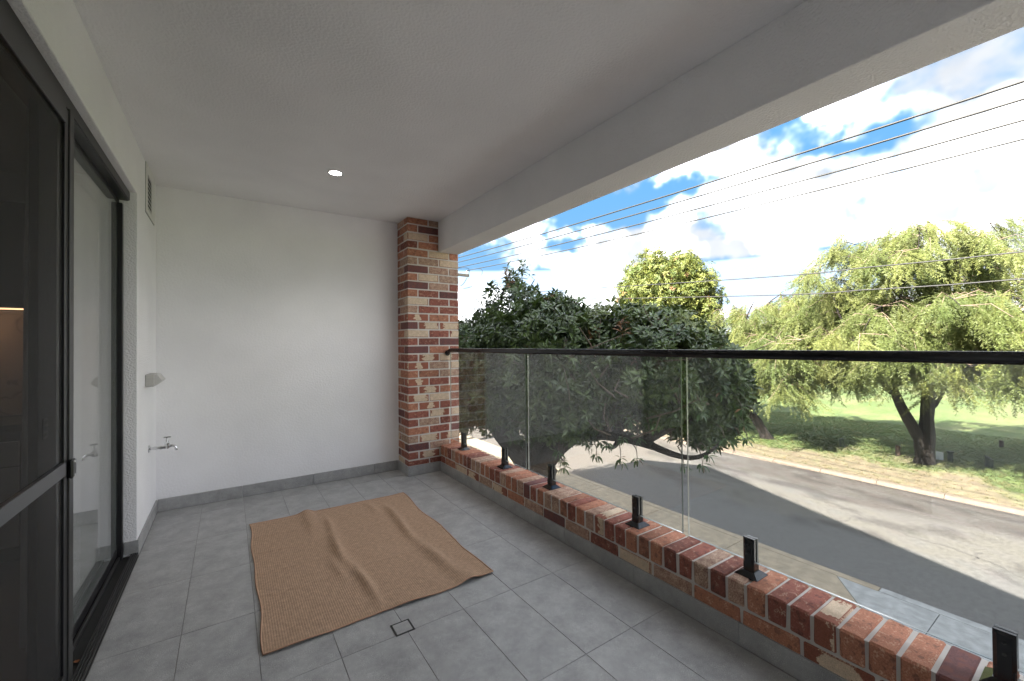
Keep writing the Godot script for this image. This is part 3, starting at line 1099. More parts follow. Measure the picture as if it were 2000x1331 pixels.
func trees() -> void:
	var ros := []
	for k in 4:
		ros.append(rosette(8 + k % 3, 0.135, 0.044, 900 + k))
	# the glossy tree in the front garden
	var t := thing("garden_tree", "dark glossy broadleaf tree spreading from a thick forked trunk beside the balcony", "tree")
	var st := start()
	tube(st, curve([Vector3(4.4, G - 0.1, -6.1), Vector3(4.45, -2.2, -6.05), Vector3(4.5, -1.2, -6.0), Vector3(4.6, -0.75, -5.95)], 10), [0.34, 0.31, 0.29, 0.28, 0.28, 0.28, 0.29, 0.30, 0.31, 0.33, 0.34], 14)
	part("trunk", st, M.bark_dark, t)
	var limbs := [
		[[4.55, -0.9, -6.0], [4.3, -0.45, -6.3], [4.1, 0.0, -6.7], [4.1, 0.9, -7.3], [4.4, 1.9, -7.3], 0.24, 0.04],
		[[4.6, -0.85, -5.95], [4.8, -0.35, -5.6], [5.0, -0.12, -5.2], [5.05, -0.05, -4.5], [5.1, -0.1, -3.9], 0.2, 0.06],
		[[4.6, -0.8, -6.0], [4.7, -0.1, -6.1], [4.9, 0.6, -6.2], [5.0, 1.5, -6.1], 0.22, 0.04],
		[[4.6, -0.8, -6.0], [5.2, -0.2, -6.3], [5.6, 0.6, -6.5], [5.7, 1.5, -6.3], 0.17, 0.03],
		[[5.03, -0.1, -4.7], [5.3, 0.3, -4.4], [5.6, 0.9, -4.0], [5.7, 1.5, -3.9], 0.09, 0.02],
		[[5.08, -0.08, -4.1], [5.5, 0.25, -3.7], [6.1, 0.5, -3.4], [6.4, 1.0, -3.3], 0.08, 0.02],
		[[4.95, -0.1, -5.3], [4.7, 0.3, -5.0], [4.4, 0.8, -4.8], [4.3, 1.2, -4.9], 0.08, 0.02],
		[[5.1, -0.1, -3.9], [5.2, -0.18, -3.5], [5.25, -0.1, -3.2], [5.4, 0.15, -3.0], 0.055, 0.012],
		[[5.05, -0.05, -4.45], [4.6, -0.1, -4.2], [4.25, 0.0, -4.0], 0.05, 0.012],
		[[4.4, 1.7, -7.3], [4.6, 2.3, -7.2], [4.8, 2.9, -7.1], 0.035, 0.01],
		[[4.5, 1.7, -7.2], [4.9, 2.2, -7.0], [5.1, 2.7, -6.7], 0.03, 0.008],
		[[4.7, -0.3, -5.75], [4.3, -0.2, -5.2], [4.0, -0.15, -4.8], [3.9, -0.25, -4.5], 0.06, 0.012]]
	for q in limbs:
		st = start()
		var pts := []
		for i in q.size() - 2:
			pts.append(Vector3(q[i][0], q[i][1], q[i][2]))
		tube(st, curve(pts, 12), taper(q[q.size() - 2], q[q.size() - 1], 12), 9)
		part("limb", st, M.bark_dark, t)
	# thin twigs inside the crown
	st = start()
	for k in 170:
		var c := Vector3(rng.randf_range(3.9, 6.3), rng.randf_range(-0.05, 1.3), rng.randf_range(-7.2, -3.2))
		var d := Vector3(rng.randfn() * 0.6, rng.randf_range(0.1, 0.9), rng.randfn() * 0.6).normalized()
		var l := rng.randf_range(0.4, 0.9)
		tube(st, [c, c + d * l * 0.5 + Vector3(rng.randfn(), 0, rng.randfn()) * 0.05, c + d * l + Vector3(rng.randfn(), 0.5, rng.randfn()) * 0.08], [0.014, 0.009, 0.005], 5, false)
	part("twigs", st, M.twig_dark, t).set_meta("kind", "stuff")
	var xf := []
	var cols := []
	var lobes := [[4.9, 0.95, -5.9, 1.65, 1.28, 1.6, 3000], [5.4, 1.0, -4.25, 1.1, 0.95, 1.1, 1450], [6.05, 0.75, -3.6, 0.62, 0.78, 0.58, 900], [4.3, 0.95, -7.6, 1.25, 1.1, 1.35, 1800], [4.15, 0.55, -4.9, 0.7, 0.6, 0.75, 620], [4.75, 2.05, -7.1, 0.75, 0.6, 0.7, 200], [5.1, 1.95, -6.2, 0.6, 0.45, 0.7, 200], [6.0, 0.1, -3.7, 0.5, 0.28, 0.5, 170], [4.95, 2.65, -7.05, 0.5, 0.4, 0.4, 34], [3.9, 0.1, -6.9, 0.5, 0.4, 0.7, 160]]
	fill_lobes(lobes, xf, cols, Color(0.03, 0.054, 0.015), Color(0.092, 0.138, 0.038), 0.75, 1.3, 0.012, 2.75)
	fill_lobes([[5.5, 1.72, -4.9, 0.8, 0.38, 0.9, 420], [5.7, 1.55, -4.0, 0.6, 0.35, 0.6, 260]], xf, cols, Color(0.07, 0.10, 0.024), Color(0.15, 0.185, 0.045), 0.7, 1.15, 0.02, 2.75)  # paler olive leaves: light on the upper right crown put into the colour
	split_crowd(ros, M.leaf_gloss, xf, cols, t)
	# the sprays that hang nearest the glass: every leaf is a part
	var leaf_meshes := []
	for k in 6:
		st = start()
		leaf(st, Vector3.ZERO, Vector3(0, 0, 1), Vector3.UP, 0.13, 0.043, 0.12 + 0.07 * k, Color.WHITE)
		leaf_meshes.append(st.commit())
	var lm := []
	for k in 4:
		var m := mat([0.035, 0.05, 0.065, 0.045][k], [0.075, 0.095, 0.12, 0.085][k], [0.025, 0.03, 0.035, 0.03][k], 0.34)
		m.backlight_enabled = true
		m.backlight = lin(0.03, 0.08, 0.015)
		lm.append(m)
	var dead := mat(0.22, 0.11, 0.05, 0.8)
	var sprays := [[4.25, 0.0, -4.0], [4.1, -0.12, -4.05], [4.35, -0.18, -3.85], [4.45, 0.08, -3.9], [5.4, 0.12, -3.0], [5.25, -0.1, -3.15], [5.3, -0.28, -3.25], [5.1, -0.3, -3.4], [3.9, -0.28, -4.5], [4.0, -0.4, -4.6], [3.85, -0.15, -4.55], [4.05, 0.2, -4.4], [4.5, 0.35, -3.8], [4.7, 0.3, -3.6], [4.9, 0.5, -3.4], [5.2, 0.45, -3.2], [4.3, 0.55, -4.2], [4.0, 0.6, -4.6], [4.6, 0.8, -3.9], [5.0, 0.85, -3.5], [5.5, 0.7, -3.1], [3.8, 0.95, -4.9], [4.15, 1.05, -4.4], [4.55, 1.2, -4.0], [5.0, 1.2, -3.6], [5.9, 0.25, -3.0], [6.1, 0.0, -3.05], [5.75, 0.5, -2.95], [4.75, -0.25, -3.9], [4.6, 0.1, -3.75], [3.7, 0.5, -5.1], [3.65, 1.2, -5.3]]
	st = start()
	var made := 0
	for q in sprays:
		var tip := Vector3(q[0], q[1], q[2])
		var anchor := tip + Vector3(0.22, rng.randf_range(0.05, 0.25), -0.25)
		tube(st, curve([anchor, (anchor + tip) * 0.5 + Vector3(0, 0.04, 0.02), tip], 5), [0.009, 0.008, 0.007, 0.006, 0.005, 0.003], 5)
		var ax := (tip - anchor).normalized()
		for k in 9:
			if made >= 290:
				break
			var a := TAU * k / 9.0 + rng.randf_range(-0.3, 0.3)
			var sd := ax.cross(Vector3.UP).normalized()
			var up := sd.cross(ax)
			var d := (sd * cos(a) + up * sin(a) + ax * rng.randf_range(0.1, 0.9) + Vector3(0, -0.25, 0)).normalized()
			var o := MeshInstance3D.new()
			o.mesh = leaf_meshes[rng.randi() % 6]
			o.material_override = dead if rng.randf() < 0.04 else lm[rng.randi() % 4]
			var zx := d
			var xx := Vector3.UP.cross(zx).normalized()
			var s := rng.randf_range(0.75, 1.15)
			o.transform = Transform3D(Basis(xx, zx.cross(xx), zx).scaled(Vector3(s, s, s)), tip - ax * rng.randf_range(0.0, 0.07))
			place("leaf", o, t)
			made += 1
	part("spray_stems", st, M.twig_dark, t).set_meta("kind", "stuff")
	# shrub seen just past the column
	t = thing("side_shrub", "paler leafy shrub behind the brick column, left of the glossy tree", "shrub")
	st = start()
	for k in 5:
		tube(st, curve([Vector3(4.0 + k * 0.1, G, -10.8), Vector3(3.6 + k * 0.3, -1.2, -10.9 + 0.2 * k), Vector3(3.3 + k * 0.45, 0.8, -10.7)], 6), taper(0.06, 0.015, 6), 6)
	part("stems", st, M.bark_dark, t)
	xf = []
	cols = []
	fill_lobes([[4.2, 0.6, -10.6, 1.6, 1.75, 1.3, 1300], [3.7, 1.9, -10.3, 0.9, 0.6, 0.8, 250], [5.0, 1.6, -10.9, 0.9, 0.8, 0.8, 260]], xf, cols, Color(0.05, 0.10, 0.03), Color(0.11, 0.17, 0.045), 0.6, 0.95, 0.01)
	split_crowd(ros, M.leaf_soft, xf, cols, t)
	# yellow-green tree across the road
	t = thing("verge_tree", "round yellow-green leafy tree in full sun rising behind the dark garden tree", "tree")
	st = start()
	tube(st, curve([Vector3(20.0, G, -14.2), Vector3(20.0, -1.5, -14.2), Vector3(19.9, 0.8, -14.3), Vector3(19.9, 4.0, -14.2)], 8), taper(0.28, 0.07, 8), 10)
	part("trunk", st, M.bark, t)
	st = start()
	for k in 14:
		var a := TAU * k / 14.0
		var y0 := rng.randf_range(0.2, 2.6)
		tube(st, curve([Vector3(19.95, y0, -14.25), Vector3(19.95 + cos(a) * 1.1, y0 + 1.0, -14.25 + sin(a) * 1.1), Vector3(19.95 + cos(a) * 2.1, y0 + 1.9, -14.25 + sin(a) * 2.1)], 6), taper(0.07, 0.015, 6), 6)
	part("limbs", st, M.bark, t)
	xf = []
	cols = []
	lobes = [[19.9, 3.5, -14.2, 2.3, 2.4, 2.3, 1700]]
	for k in 34:
		var yy := -0.45 + 1.42 * (k + 0.5) / 34.0
		var hr := sqrt(maxf(0.0, 1.0 - yy * yy))
		var d := Vector3(cos(k * 2.4) * hr, yy, sin(k * 2.4) * hr)
		var r := rng.randf_range(0.65, 1.05)
		lobes.append([19.9 + d.x * 2.2, 3.45 + d.y * 2.6, -14.2 + d.z * 2.2, r, r * 0.8, r, 150])
	fill_lobes(lobes, xf, cols, Color(0.07, 0.105, 0.024), Color(0.175, 0.19, 0.04), 0.95, 1.45, 0.02)
	split_crowd(ros, M.leaf_soft, xf, cols, t)
	# weeping trees on the park edge
	weeping("weeping_tree", "large weeping tree with dark forked trunk on the park verge", Vector3(20.9, G, -4.24), 401,
		[[[0, -0.1, 0], [-0.12, 1.0, -0.1], [-0.75, 2.3, -0.45], [-1.3, 3.6, -0.7], 0.23, 0.11], [[0, -0.1, 0], [0.05, 1.2, 0.05], [0.1, 2.3, 0.1], [0.15, 3.8, 0.2], 0.285, 0.13], [[0.08, 2.0, 0.08], [0.4, 2.7, 0.35], [0.8, 3.6, 0.7], 0.15, 0.09]], 48, 5.6, 10.4)
	weeping("weeping_tree", "smaller weeping tree with leaning trunk, left of the forked one", Vector3(20.9, G, -9.5), 402,
		[[[0, -0.1, 0], [-0.25, 0.8, -0.35], [-0.6, 1.7, -0.7], [-0.8, 3.4, -0.9], 0.24, 0.11], [[-0.55, 1.6, -0.65], [-0.2, 2.4, -0.4], [0.1, 3.6, -0.1], 0.16, 0.09]], 28, 3.5, 8.4)
	weeping("weeping_tree", "weeping tree cut off by the right edge, beyond the forked trunk", Vector3(24.5, G, 0.8), 403,
		[[[0, -0.1, 0], [0.1, 1.2, 0.1], [0.2, 2.6, 0.0], [0.1, 3.8, 0.1], 0.34, 0.15], [[0.15, 1.8, 0.05], [-0.4, 2.8, -0.4], [-0.8, 3.6, -0.7], 0.18, 0.1]], 26, 4.6, 8.6)
	# trees across the park
	for q in [[62.0, -46.0, 9.0, "distant dark tree across the park behind the yellow-green tree"], [70.0, -30.0, 11.0, "tallest distant tree across the park, between the yellow-green and weeping trees"], [66.0, -15.0, 9.5, "distant tree across the park behind the smaller weeping tree"], [72.0, -2.0, 10.0, "farthest distant tree across the park behind the forked trunk"], [60.0, 9.0, 9.0, "distant tree across the park behind the right-edge weeping tree"], [45.0, -60.0, 10.0, "distant tree along the street hidden beyond the garden tree"]]:
		t = thing("park_tree", q[3], "tree", Vector3(q[0], G, q[1]), "trees across the park")
		st = start()
		tube(st, [Vector3(0, 0, 0), Vector3(0.1, 2.0, 0), Vector3(0, 4.5, 0.1)], [0.3, 0.25, 0.1], 8)
		part("trunk", st, M.bark, t)
		xf = []
		cols = []
		var h: float = q[2]
		lobes = []
		for k in 12:
			lobes.append([rng.randf_range(-2.2, 2.2), h * rng.randf_range(0.4, 0.85), rng.randf_range(-2.2, 2.2), 1.7, 1.4, 1.7, 60])
		fill_lobes(lobes, xf, cols, Color(0.04, 0.07, 0.025), Color(0.08, 0.11, 0.035), 2.5, 4.0, 0.0)
		split_crowd([ros[0]], M.leaf_soft, xf, cols, t)

var spray_meshes := []
func spray_mesh(sd: int) -> ArrayMesh:
	var r := RandomNumberGenerator.new()
	r.seed = sd
	var st := start()
	var axes := [[Vector3.ZERO, 1.0]]
	for k in 5:
		axes.append([Vector3(r.randf_range(-0.08, 0.08), -0.12 - 0.13 * k, r.randf_range(-0.08, 0.08)), r.randf_range(0.3, 0.55)])
	for a in axes:
		var p: Vector3 = a[0]
		var l: float = a[1]
		var sway := Vector3(r.randfn() * 0.10, 0, r.randfn() * 0.10) + Vector3(p.x, 0, p.z) * 1.2
		var pts := []
		for i in 5:
			var t := i / 4.0
			pts.append(p + Vector3(0, -l * t, 0) + sway * sqrt(t))
		st.set_color(Color(1.3, 0.9, 0.8))
		tube(st, pts, [0.005, 0.0045, 0.004, 0.003, 0.002], 3, false)
		var cnt := int(46 * l) + 6
		for i in cnt:
			var t := (i + r.randf()) / cnt
			var c := p + Vector3(0, -l * t, 0) + sway * sqrt(t)
			var ang := r.randf() * TAU
			var d := Vector3(cos(ang) * 0.75, -r.randf_range(0.15, 1.0), sin(ang) * 0.75).normalized()
			var ll := r.randf_range(0.06, 0.105)
			var w := 0.0085
			var side := d.cross(Vector3(sin(ang), 0.2, -cos(ang))).normalized() * w
			var g := r.randf_range(0.8, 1.25)
			var col := Color(g, g, g)
			if t > 0.85 and r.randf() < 0.5:
				col = Color(1.5, 0.95, 0.9)
			st.set_color(col)
			poly(st, [c, c + d * ll * 0.45 - side, c + d * ll, c + d * ll * 0.45 + side], Vector3(cos(ang), 0.8, sin(ang)))
	return st.commit()

func weeping(called: String, label: String, base: Vector3, sd: int, stems: Array, limbs: int, reach: float, height: float) -> void:
	if spray_meshes.is_empty():
		for k in 4:
			spray_meshes.append(spray_mesh(700 + k))
	var r := RandomNumberGenerator.new()
	r.seed = sd
	var t := thing(called, label, "tree", base)
	var tops := []
	var st := start()
	for q in stems:
		var pts := []
		for i in q.size() - 2:
			pts.append(Vector3(q[i][0], q[i][1], q[i][2]))
		var a: float = q[q.size() - 2]
		var b: float = q[q.size() - 1]
		var rr := taper(a, b, 14)
		for i in 15:
			rr[i] = rr[i] * (1.0 + 0.07 * r.randfn())
		if pts[0].y < 0.0:
			rr[0] = a * 1.45
			rr[1] = a * 1.12
		tube(st, curve(pts, 14), rr, 12)
		tops.append(pts[pts.size() - 1])
	part("trunk", st, M.bark, t)
	var branch_st := start()
	var twig_st := start()
	var xf := []
	var cols := []
	for i in limbs:
		var s: Vector3 = tops[i % tops.size()]
		s += Vector3(r.randfn() * 0.05, r.randf_range(-0.9, 0.0), r.randfn() * 0.05)
		var az := TAU * (i * 0.618 + r.randf() * 0.15)
		var rad := reach * sqrt(r.randf_range(0.12, 1.0))
		var top := lerpf(height, height * 0.58, pow(rad / reach, 1.4)) * (r.randf_range(0.72, 1.0) if i % 5 else r.randf_range(0.56, 0.68))
		var out := Vector3(cos(az), 0, sin(az))
		var pk := out * rad * 0.72 + Vector3(0, top, 0)
		var en := out * rad + Vector3(0, top - r.randf_range(0.2, 1.4), 0)
		var pts := curve([s, s.lerp(pk, 0.5) + Vector3(0, (top - s.y) * 0.2, 0) + Vector3(r.randfn(), 0, r.randfn()) * 0.3, pk, en], 12)
		tube(branch_st, pts, taper(0.062, 0.007, 12), 7)
		var low: Color = Color(0.056, 0.092, 0.018).lerp(Color(0.094, 0.123, 0.032), r.randf())
		for j in range(3, 13):
			var p: Vector3 = pts[j]
			for v in 3:
				if r.randf() < 0.28:
					continue
				var a2 := az + r.randf_range(-2.0, 2.0)
				var l := r.randf_range(0.45, 1.25)
				var d := Vector3(cos(a2), r.randf_range(-0.25, 0.55), sin(a2))
				var q2 := [p, p + d * l * 0.55, p + d * l + Vector3(0, -0.12 - 0.3 * l, 0)]
				tube(twig_st, q2, [0.012, 0.008, 0.004], 4, false)
				var lit := low.lerp(Color(0.142, 0.163, 0.044), r.randf())  # tone drawn at random for each twig
				for k in 7:
					var f := 0.3 + 0.1 * k
					var sp: Vector3 = (q2[0] as Vector3).lerp(q2[1], f * 2.0) if f < 0.5 else (q2[1] as Vector3).lerp(q2[2], f * 2.0 - 1.0)
					var sc := r.randf_range(0.42, 0.88)
					var a3 := a2 + r.randf_range(-1.3, 1.3)
					var tilt := Basis(Vector3(sin(a3), 0, -cos(a3)).normalized(), -r.randf_range(0.0, 0.95))
					xf.append(Transform3D((tilt * Basis(Vector3.UP, r.randf() * TAU)).scaled(Vector3(sc * 1.25, sc * r.randf_range(0.8, 1.45), sc * 1.25)), sp))
					cols.append(lit * r.randf_range(0.85, 1.15))
	part("limbs", branch_st, M.bark, t)
	part("twigs", twig_st, M.twig, t).set_meta("kind", "stuff")
	split_crowd(spray_meshes, M.leaf_soft, xf, cols, t)

# ------------------------------------------------------------------ door and room
func door() -> void:
	var fr := thing("door_frame", "black aluminium sliding door frame with tracks in the left wall", "door frame")
	slab("head", Vector3(-0.66, 2.345, -3.744), Vector3(-0.60, 2.431, -0.905), M.bronze, fr, 0.002)
	slab("head_cover", Vector3(-0.6, 2.372, -3.744), Vector3(-0.553, 2.4315, -0.905), M.black, fr, 0.002)
	slab("head_lip", Vector3(-0.5528, 2.378, -3.744), Vector3(-0.547, 2.431, -0.905), M.bronze, fr, 0.001)
	slab("jamb", Vector3(-0.66, 0.0, -3.744), Vector3(-0.578, 2.345, -3.705), M.black, fr, 0.002)
	slab("jamb", Vector3(-0.66, 0.0, -0.945), Vector3(-0.56, 2.345, -0.905), M.black, fr, 0.002)
	slab("sill", Vector3(-0.70, -0.02, -3.743), Vector3(-0.501, 0.006, -0.905), M.black_matt, fr)
	for k in 4:
		slab("sill_rib", Vector3(-0.541 + 0.0105 * k, 0.006, -3.743), Vector3(-0.534 + 0.0105 * k, 0.021, -0.905), M.bronze, fr, 0.002)
	slab("track", Vector3(-0.599, 0.006, -3.704), Vector3(-0.588, 0.032, -0.945), M.bronze, fr, 0.002)
	slab("inner_track", Vector3(-0.66, 0.006, -3.704), Vector3(-0.65, 0.03, -0.945), M.bronze, fr, 0.002)
	# fixed pane
	var fx := thing("fixed_pane", "tall fixed glass pane beside the white reveal, reflecting the end wall and tap", "window")
	slab("glass", Vector3(-0.611, 0.085, -3.704), Vector3(-0.605, 2.344, -2.541), M.door_glass_veil, fx)
	slab("bottom_rail", Vector3(-0.63, 0.033, -3.704), Vector3(-0.602, 0.085, -2.335), M.black, fx, 0.002)
	slab("stile", Vector3(-0.628, 0.0855, -2.54), Vector3(-0.602, 2.344, -2.335), M.black, fx, 0.002)
	# sliding leaf, slid open behind the fixed pane
	var lf := thing("sliding_leaf", "black framed sliding glass leaf slid open behind the fixed pane", "door")
	slab("stile", Vector3(-0.668, 0.03, -2.61), Vector3(-0.632, 2.344, -2.50), M.black, lf, 0.003)
	slab("stile", Vector3(-0.668, 0.03, -3.70), Vector3(-0.632, 2.344, -3.63), M.black, lf, 0.003)
	slab("top_rail", Vector3(-0.667, 2.27, -3.629), Vector3(-0.633, 2.344, -2.611), M.black, lf, 0.003)
	slab("bottom_rail", Vector3(-0.667, 0.03, -3.629), Vector3(-0.633, 0.11, -2.611), M.black, lf, 0.003)
	slab("glass", Vector3(-0.653, 0.1105, -3.629), Vector3(-0.647, 2.2695, -2.611), M.glass, lf)
	var lk := slab("lock_plate", Vector3(-0.6019, 1.035, -2.43), Vector3(-0.5985, 1.115, -2.38), M.grey_plastic, fx, 0.001)
	for k in 3:
		slab("lock_slot", Vector3(-0.5984, 1.043 + 0.025 * k, -2.418), Vector3(-0.5979, 1.056 + 0.025 * k, -2.392), M.black, lk)
	# insect screen door, closed
	var sc := thing("screen_door", "black insect screen door with grey middle rail and small handle", "screen door")
	slab("stile", Vector3(-0.558, 0.025, -2.475), Vector3(-0.536, 2.37, -2.42), M.bronze, sc, 0.002)
	slab("spline", Vector3(-0.556, 0.025, -2.4195), Vector3(-0.541, 2.36, -2.375), M.black, sc, 0.001)
	slab("stile", Vector3(-0.558, 0.025, -1.06), Vector3(-0.536, 2.37, -0.95), M.bronze, sc, 0.002)
	slab("top_rail", Vector3(-0.558, 2.29, -2.3745), Vector3(-0.5365, 2.3695, -1.061), M.bronze, sc, 0.002)
	slab("bottom_rail", Vector3(-0.558, 0.025, -2.3745), Vector3(-0.5365, 0.10, -1.061), M.bronze, sc, 0.002)
	slab("middle_rail", Vector3(-0.556, 0.885, -2.3745), Vector3(-0.5345, 0.938, -1.061), mat(0.075, 0.075, 0.08, 0.4), sc, 0.002)
	slab("mesh", Vector3(-0.5495, 0.1005, -2.3745), Vector3(-0.5485, 0.8845, -1.061), M.screen, sc)
	slab("mesh", Vector3(-0.5495, 0.9385, -2.3745), Vector3(-0.5485, 2.2895, -1.061), M.screen, sc)
	var hd := slab("handle", Vector3(-0.5358, 0.862, -2.455), Vector3(-0.522, 0.938, -2.405), M.black, sc, 0.006)
	for y in [0.872, 0.928]:
		var st := start()
		lathe(st, Vector3(-0.522, y, -2.43), [Vector2(0.006, 0), Vector2(0.005, 0.0015), Vector2(0.0, 0.002)], 10, Vector3.RIGHT)
		part("screw", st, M.chrome, hd)

func kitchen() -> void:
	# room shell behind the door
	var rm := structure("room_floor")
	slab("boards", Vector3(-4.9, -0.2, -4.632), Vector3(-0.701, 0.0, 1.2), mat(0.20, 0.17, 0.14, 0.5), rm)
	var rc := structure("room_ceiling")
	slab("slab", Vector3(-4.9, 2.70, -4.631), Vector3(-0.701, 2.888, 1.2), M.inner_wall, rc)
	var kc := thing("kitchen_cabinet", "white kitchen drawers under a dark bench seen through the screen", "cabinet")
	slab("carcass", Vector3(-3.6, 0.1, -4.629), Vector3(-1.13, 0.855, -4.08), mat(0.10, 0.10, 0.10, 0.6), kc)
	slab("kickboard", Vector3(-3.6, 0.0, -4.629), Vector3(-1.13, 0.0995, -4.13), M.black_matt, kc)
	for k in 3:
		var y0: float = [0.11, 0.38, 0.63][k]
		var y1: float = [0.372, 0.622, 0.79][k]
		for j in 3:
			slab("drawer", Vector3(-1.132 - 0.8 * j - 0.79, y0, -4.079), Vector3(-1.132 - 0.8 * j, y1, -4.06), M.white_gloss, kc, 0.002)
	slab("benchtop", Vector3(-3.6, 0.856, -4.629), Vector3(-1.11, 0.90, -4.045), mat(0.03, 0.028, 0.027, 0.3), kc, 0.003)
	var sb := thing("splashback", "veined marble splashback above the kitchen bench", "splashback")
	var mb := noise_bytes(91, 0.012, 256, 256, 5)
	var mt := rgb_tex(256, 256, func(x: int, y: int) -> Color:
		var v := absf(mb[y * 256 + x] / 255.0 - 0.5)
		var k := 0.55 + 0.3 * smoothstep(0.0, 0.06, v)
		return Color(k, k * 0.94, k * 0.87))
	var mm := mat(1, 1, 1, 0.3)
	mm.albedo_texture = mt
	triplanar(mm, 1.3)
	slab("panel", Vector3(-3.6, 0.905, -4.631), Vector3(-1.13, 1.66, -4.62), mm, sb)
	var wc := thing("wall_cupboard", "dark wall cupboard over the lit splashback", "cupboard")
	for j in 3:
		slab("cupboard_door", Vector3(-1.132 - 0.8 * j - 0.79, 1.672, -4.30), Vector3(-1.132 - 0.8 * j, 2.40, -4.282), mat(0.16, 0.15, 0.135, 0.6), wc, 0.002)
	slab("carcass", Vector3(-3.6, 1.672, -4.629), Vector3(-1.13, 2.40, -4.301), mat(0.14, 0.13, 0.12, 0.6), wc)
	var led := thing("led_strip", "warm glowing light strip under the wall cupboard", "light strip")
	var em := mat(0.9, 0.6, 0.4, 0.5)
	em.emission_enabled = true
	em.emission = lin(1.0, 0.55, 0.28)
	em.emission_energy_multiplier = 0.9
	slab("strip", Vector3(-3.55, 1.660, -4.312), Vector3(-1.15, 1.670, -4.303), em, led)
	var om := OmniLight3D.new()
	om.name = "strip_light"
	om.position = Vector3(-1.6, 1.62, -4.4)
	om.light_energy = 0.006
	om.light_size = 0.05
	om.light_color = lin(1.0, 0.6, 0.35)
	om.omni_range = 8.0
	om.omni_attenuation = 2.0
	om.shadow_enabled = true
	add_child(om)
	# sheer curtain gathered behind the sliding leaf
	var cu := thing("curtain", "white sheer curtain gathered behind the open sliding leaf", "curtain")
	var st := start()
	var cols := 90
	for i in cols:
		var q := []
		for e in [0, 1]:
			var f := float(i + e) / cols
			var z := -2.76 - 0.66 * f
			var x := -0.735 + 0.038 * sin(f * 62.0) + 0.012 * sin(f * 23.0)
			q.append([Vector3(x, 2.55, z), Vector3(x + 0.01 * sin(f * 31.0), 0.03, z + 0.03 * sin(f * 9.0))])
		poly(st, [q[0][0], q[1][0], q[1][1], q[0][1]], Vector3(1, 0, 0))
	var cm := mat(0.72, 0.73, 0.75, 0.8)
	cm.backlight_enabled = true
	cm.backlight = lin(0.5, 0.5, 0.5)
	part("drape", st, cm, cu)

# ------------------------------------------------------------------ balustrade
func balustrade() -> void:
	var hr := thing("handrail", "black rounded handrail along the top of the glass", "handrail")
	var st := start()
	var pr := []
	var w := 0.026
	var h := 0.0215
	for k in 20:
		var a := TAU * k / 20.0
		var cx := signf(cos(a)) * pow(absf(cos(a)), 0.6) * w
		var cy := signf(sin(a)) * pow(absf(sin(a)), 0.6) * h
		pr.append(Vector2(2.06 + cx, 1.3345 + cy))
	for k in 20:
		var k2 := (k + 1) % 20
		var a: Vector2 = pr[k]
		var b: Vector2 = pr[k2]
		var na := (a - Vector2(2.06, 1.3345)).normalized()
		var nb := (b - Vector2(2.06, 1.3345)).normalized()
		var q := [[Vector3(a.x, a.y, -4.235), na], [Vector3(b.x, b.y, -4.235), nb], [Vector3(b.x, b.y, 1.199), nb], [Vector3(a.x, a.y, 1.199), na]]
		var fl := ((q[1][0] as Vector3) - (q[0][0] as Vector3)).cross((q[2][0] as Vector3) - (q[0][0] as Vector3)).dot(Vector3(na.x, na.y, 0)) > 0
		for e in ([0, 2, 1, 0, 3, 2] if fl else [0, 1, 2, 0, 2, 3]):
			var nn: Vector2 = q[e][1]
			st.set_normal(Vector3(nn.x, nn.y, 0))
			st.set_uv(Vector2.ZERO)
			st.add_vertex(q[e][0])
	var cap := []
	for k in 20:
		cap.append(Vector3(pr[k].x, pr[k].y, -4.235))
	poly(st, cap, Vector3(0, 0, -1))
	part("rail", st, M.black_satin, hr)
	st = start()
	tube(st, [Vector3(2.06, 1.336, -4.236), Vector3(2.052, 1.334, -4.262), Vector3(2.043, 1.322, -4.283), Vector3(2.04, 1.306, -4.296), Vector3(2.04, 1.303, -4.304)], [0.022, 0.022, 0.021, 0.02, 0.02], 14)
	lathe(st, Vector3(2.04, 1.303, -4.312), [Vector2(0.0, 0.010), Vector2(0.028, 0.010), Vector2(0.031, 0.006), Vector2(0.031, 0.0)], 18, Vector3(0, 0, 1))
	part("wall_bracket", st, M.black_satin, hr)
	# glass panels
	var spans := [[-4.274, -2.844, "glass panel nearest the brick column"], [-2.807, -1.387, "second glass panel from the brick column"], [-1.350, 0.068, "third glass panel from the brick column, at the right"], [0.105, 1.14, "glass panel beside the near end wall"]]
	for s in spans:
		var z0: float = s[0]
		var z1: float = s[1]
		var gp := thing("glass_balustrade", "clear frameless " + s[2], "glass balustrade", Vector3.ZERO, "frameless glass panels")
		slab("pane", Vector3(2.0545, 0.352, z0 + 0.0005), Vector3(2.0655, 1.318, z1 - 0.0005), M.glass, gp)
		slab("edge", Vector3(2.0550, 0.353, z0 - 0.0018), Vector3(2.0650, 1.318, z0), M.glass_edge_lit, gp)
		slab("edge", Vector3(2.0550, 0.353, z1), Vector3(2.0650, 1.318, z1 + 0.0018), M.glass_edge_shaded, gp)
		slab("edge", Vector3(2.0550, 0.3500, z0), Vector3(2.0650, 0.3517, z1), M.glass_edge_sheen, gp)
	var zs := [[-3.963, "first black spigot from the brick column"], [-3.172, "second black spigot from the brick column"], [-2.512, "third black spigot from the column, beside the first glass gap"], [-1.695, "fourth black spigot from the column, left of the second glass gap"], [-1.026, "black spigot left of the corner one, clamping the third panel"], [-0.236, "largest nearest black spigot in the lower right corner"], [0.4, "black spigot past the right edge, clamping the last panel"], [0.9, "black spigot beside the near end wall"]]
	for s in zs:
		spigot(s[0], s[1])

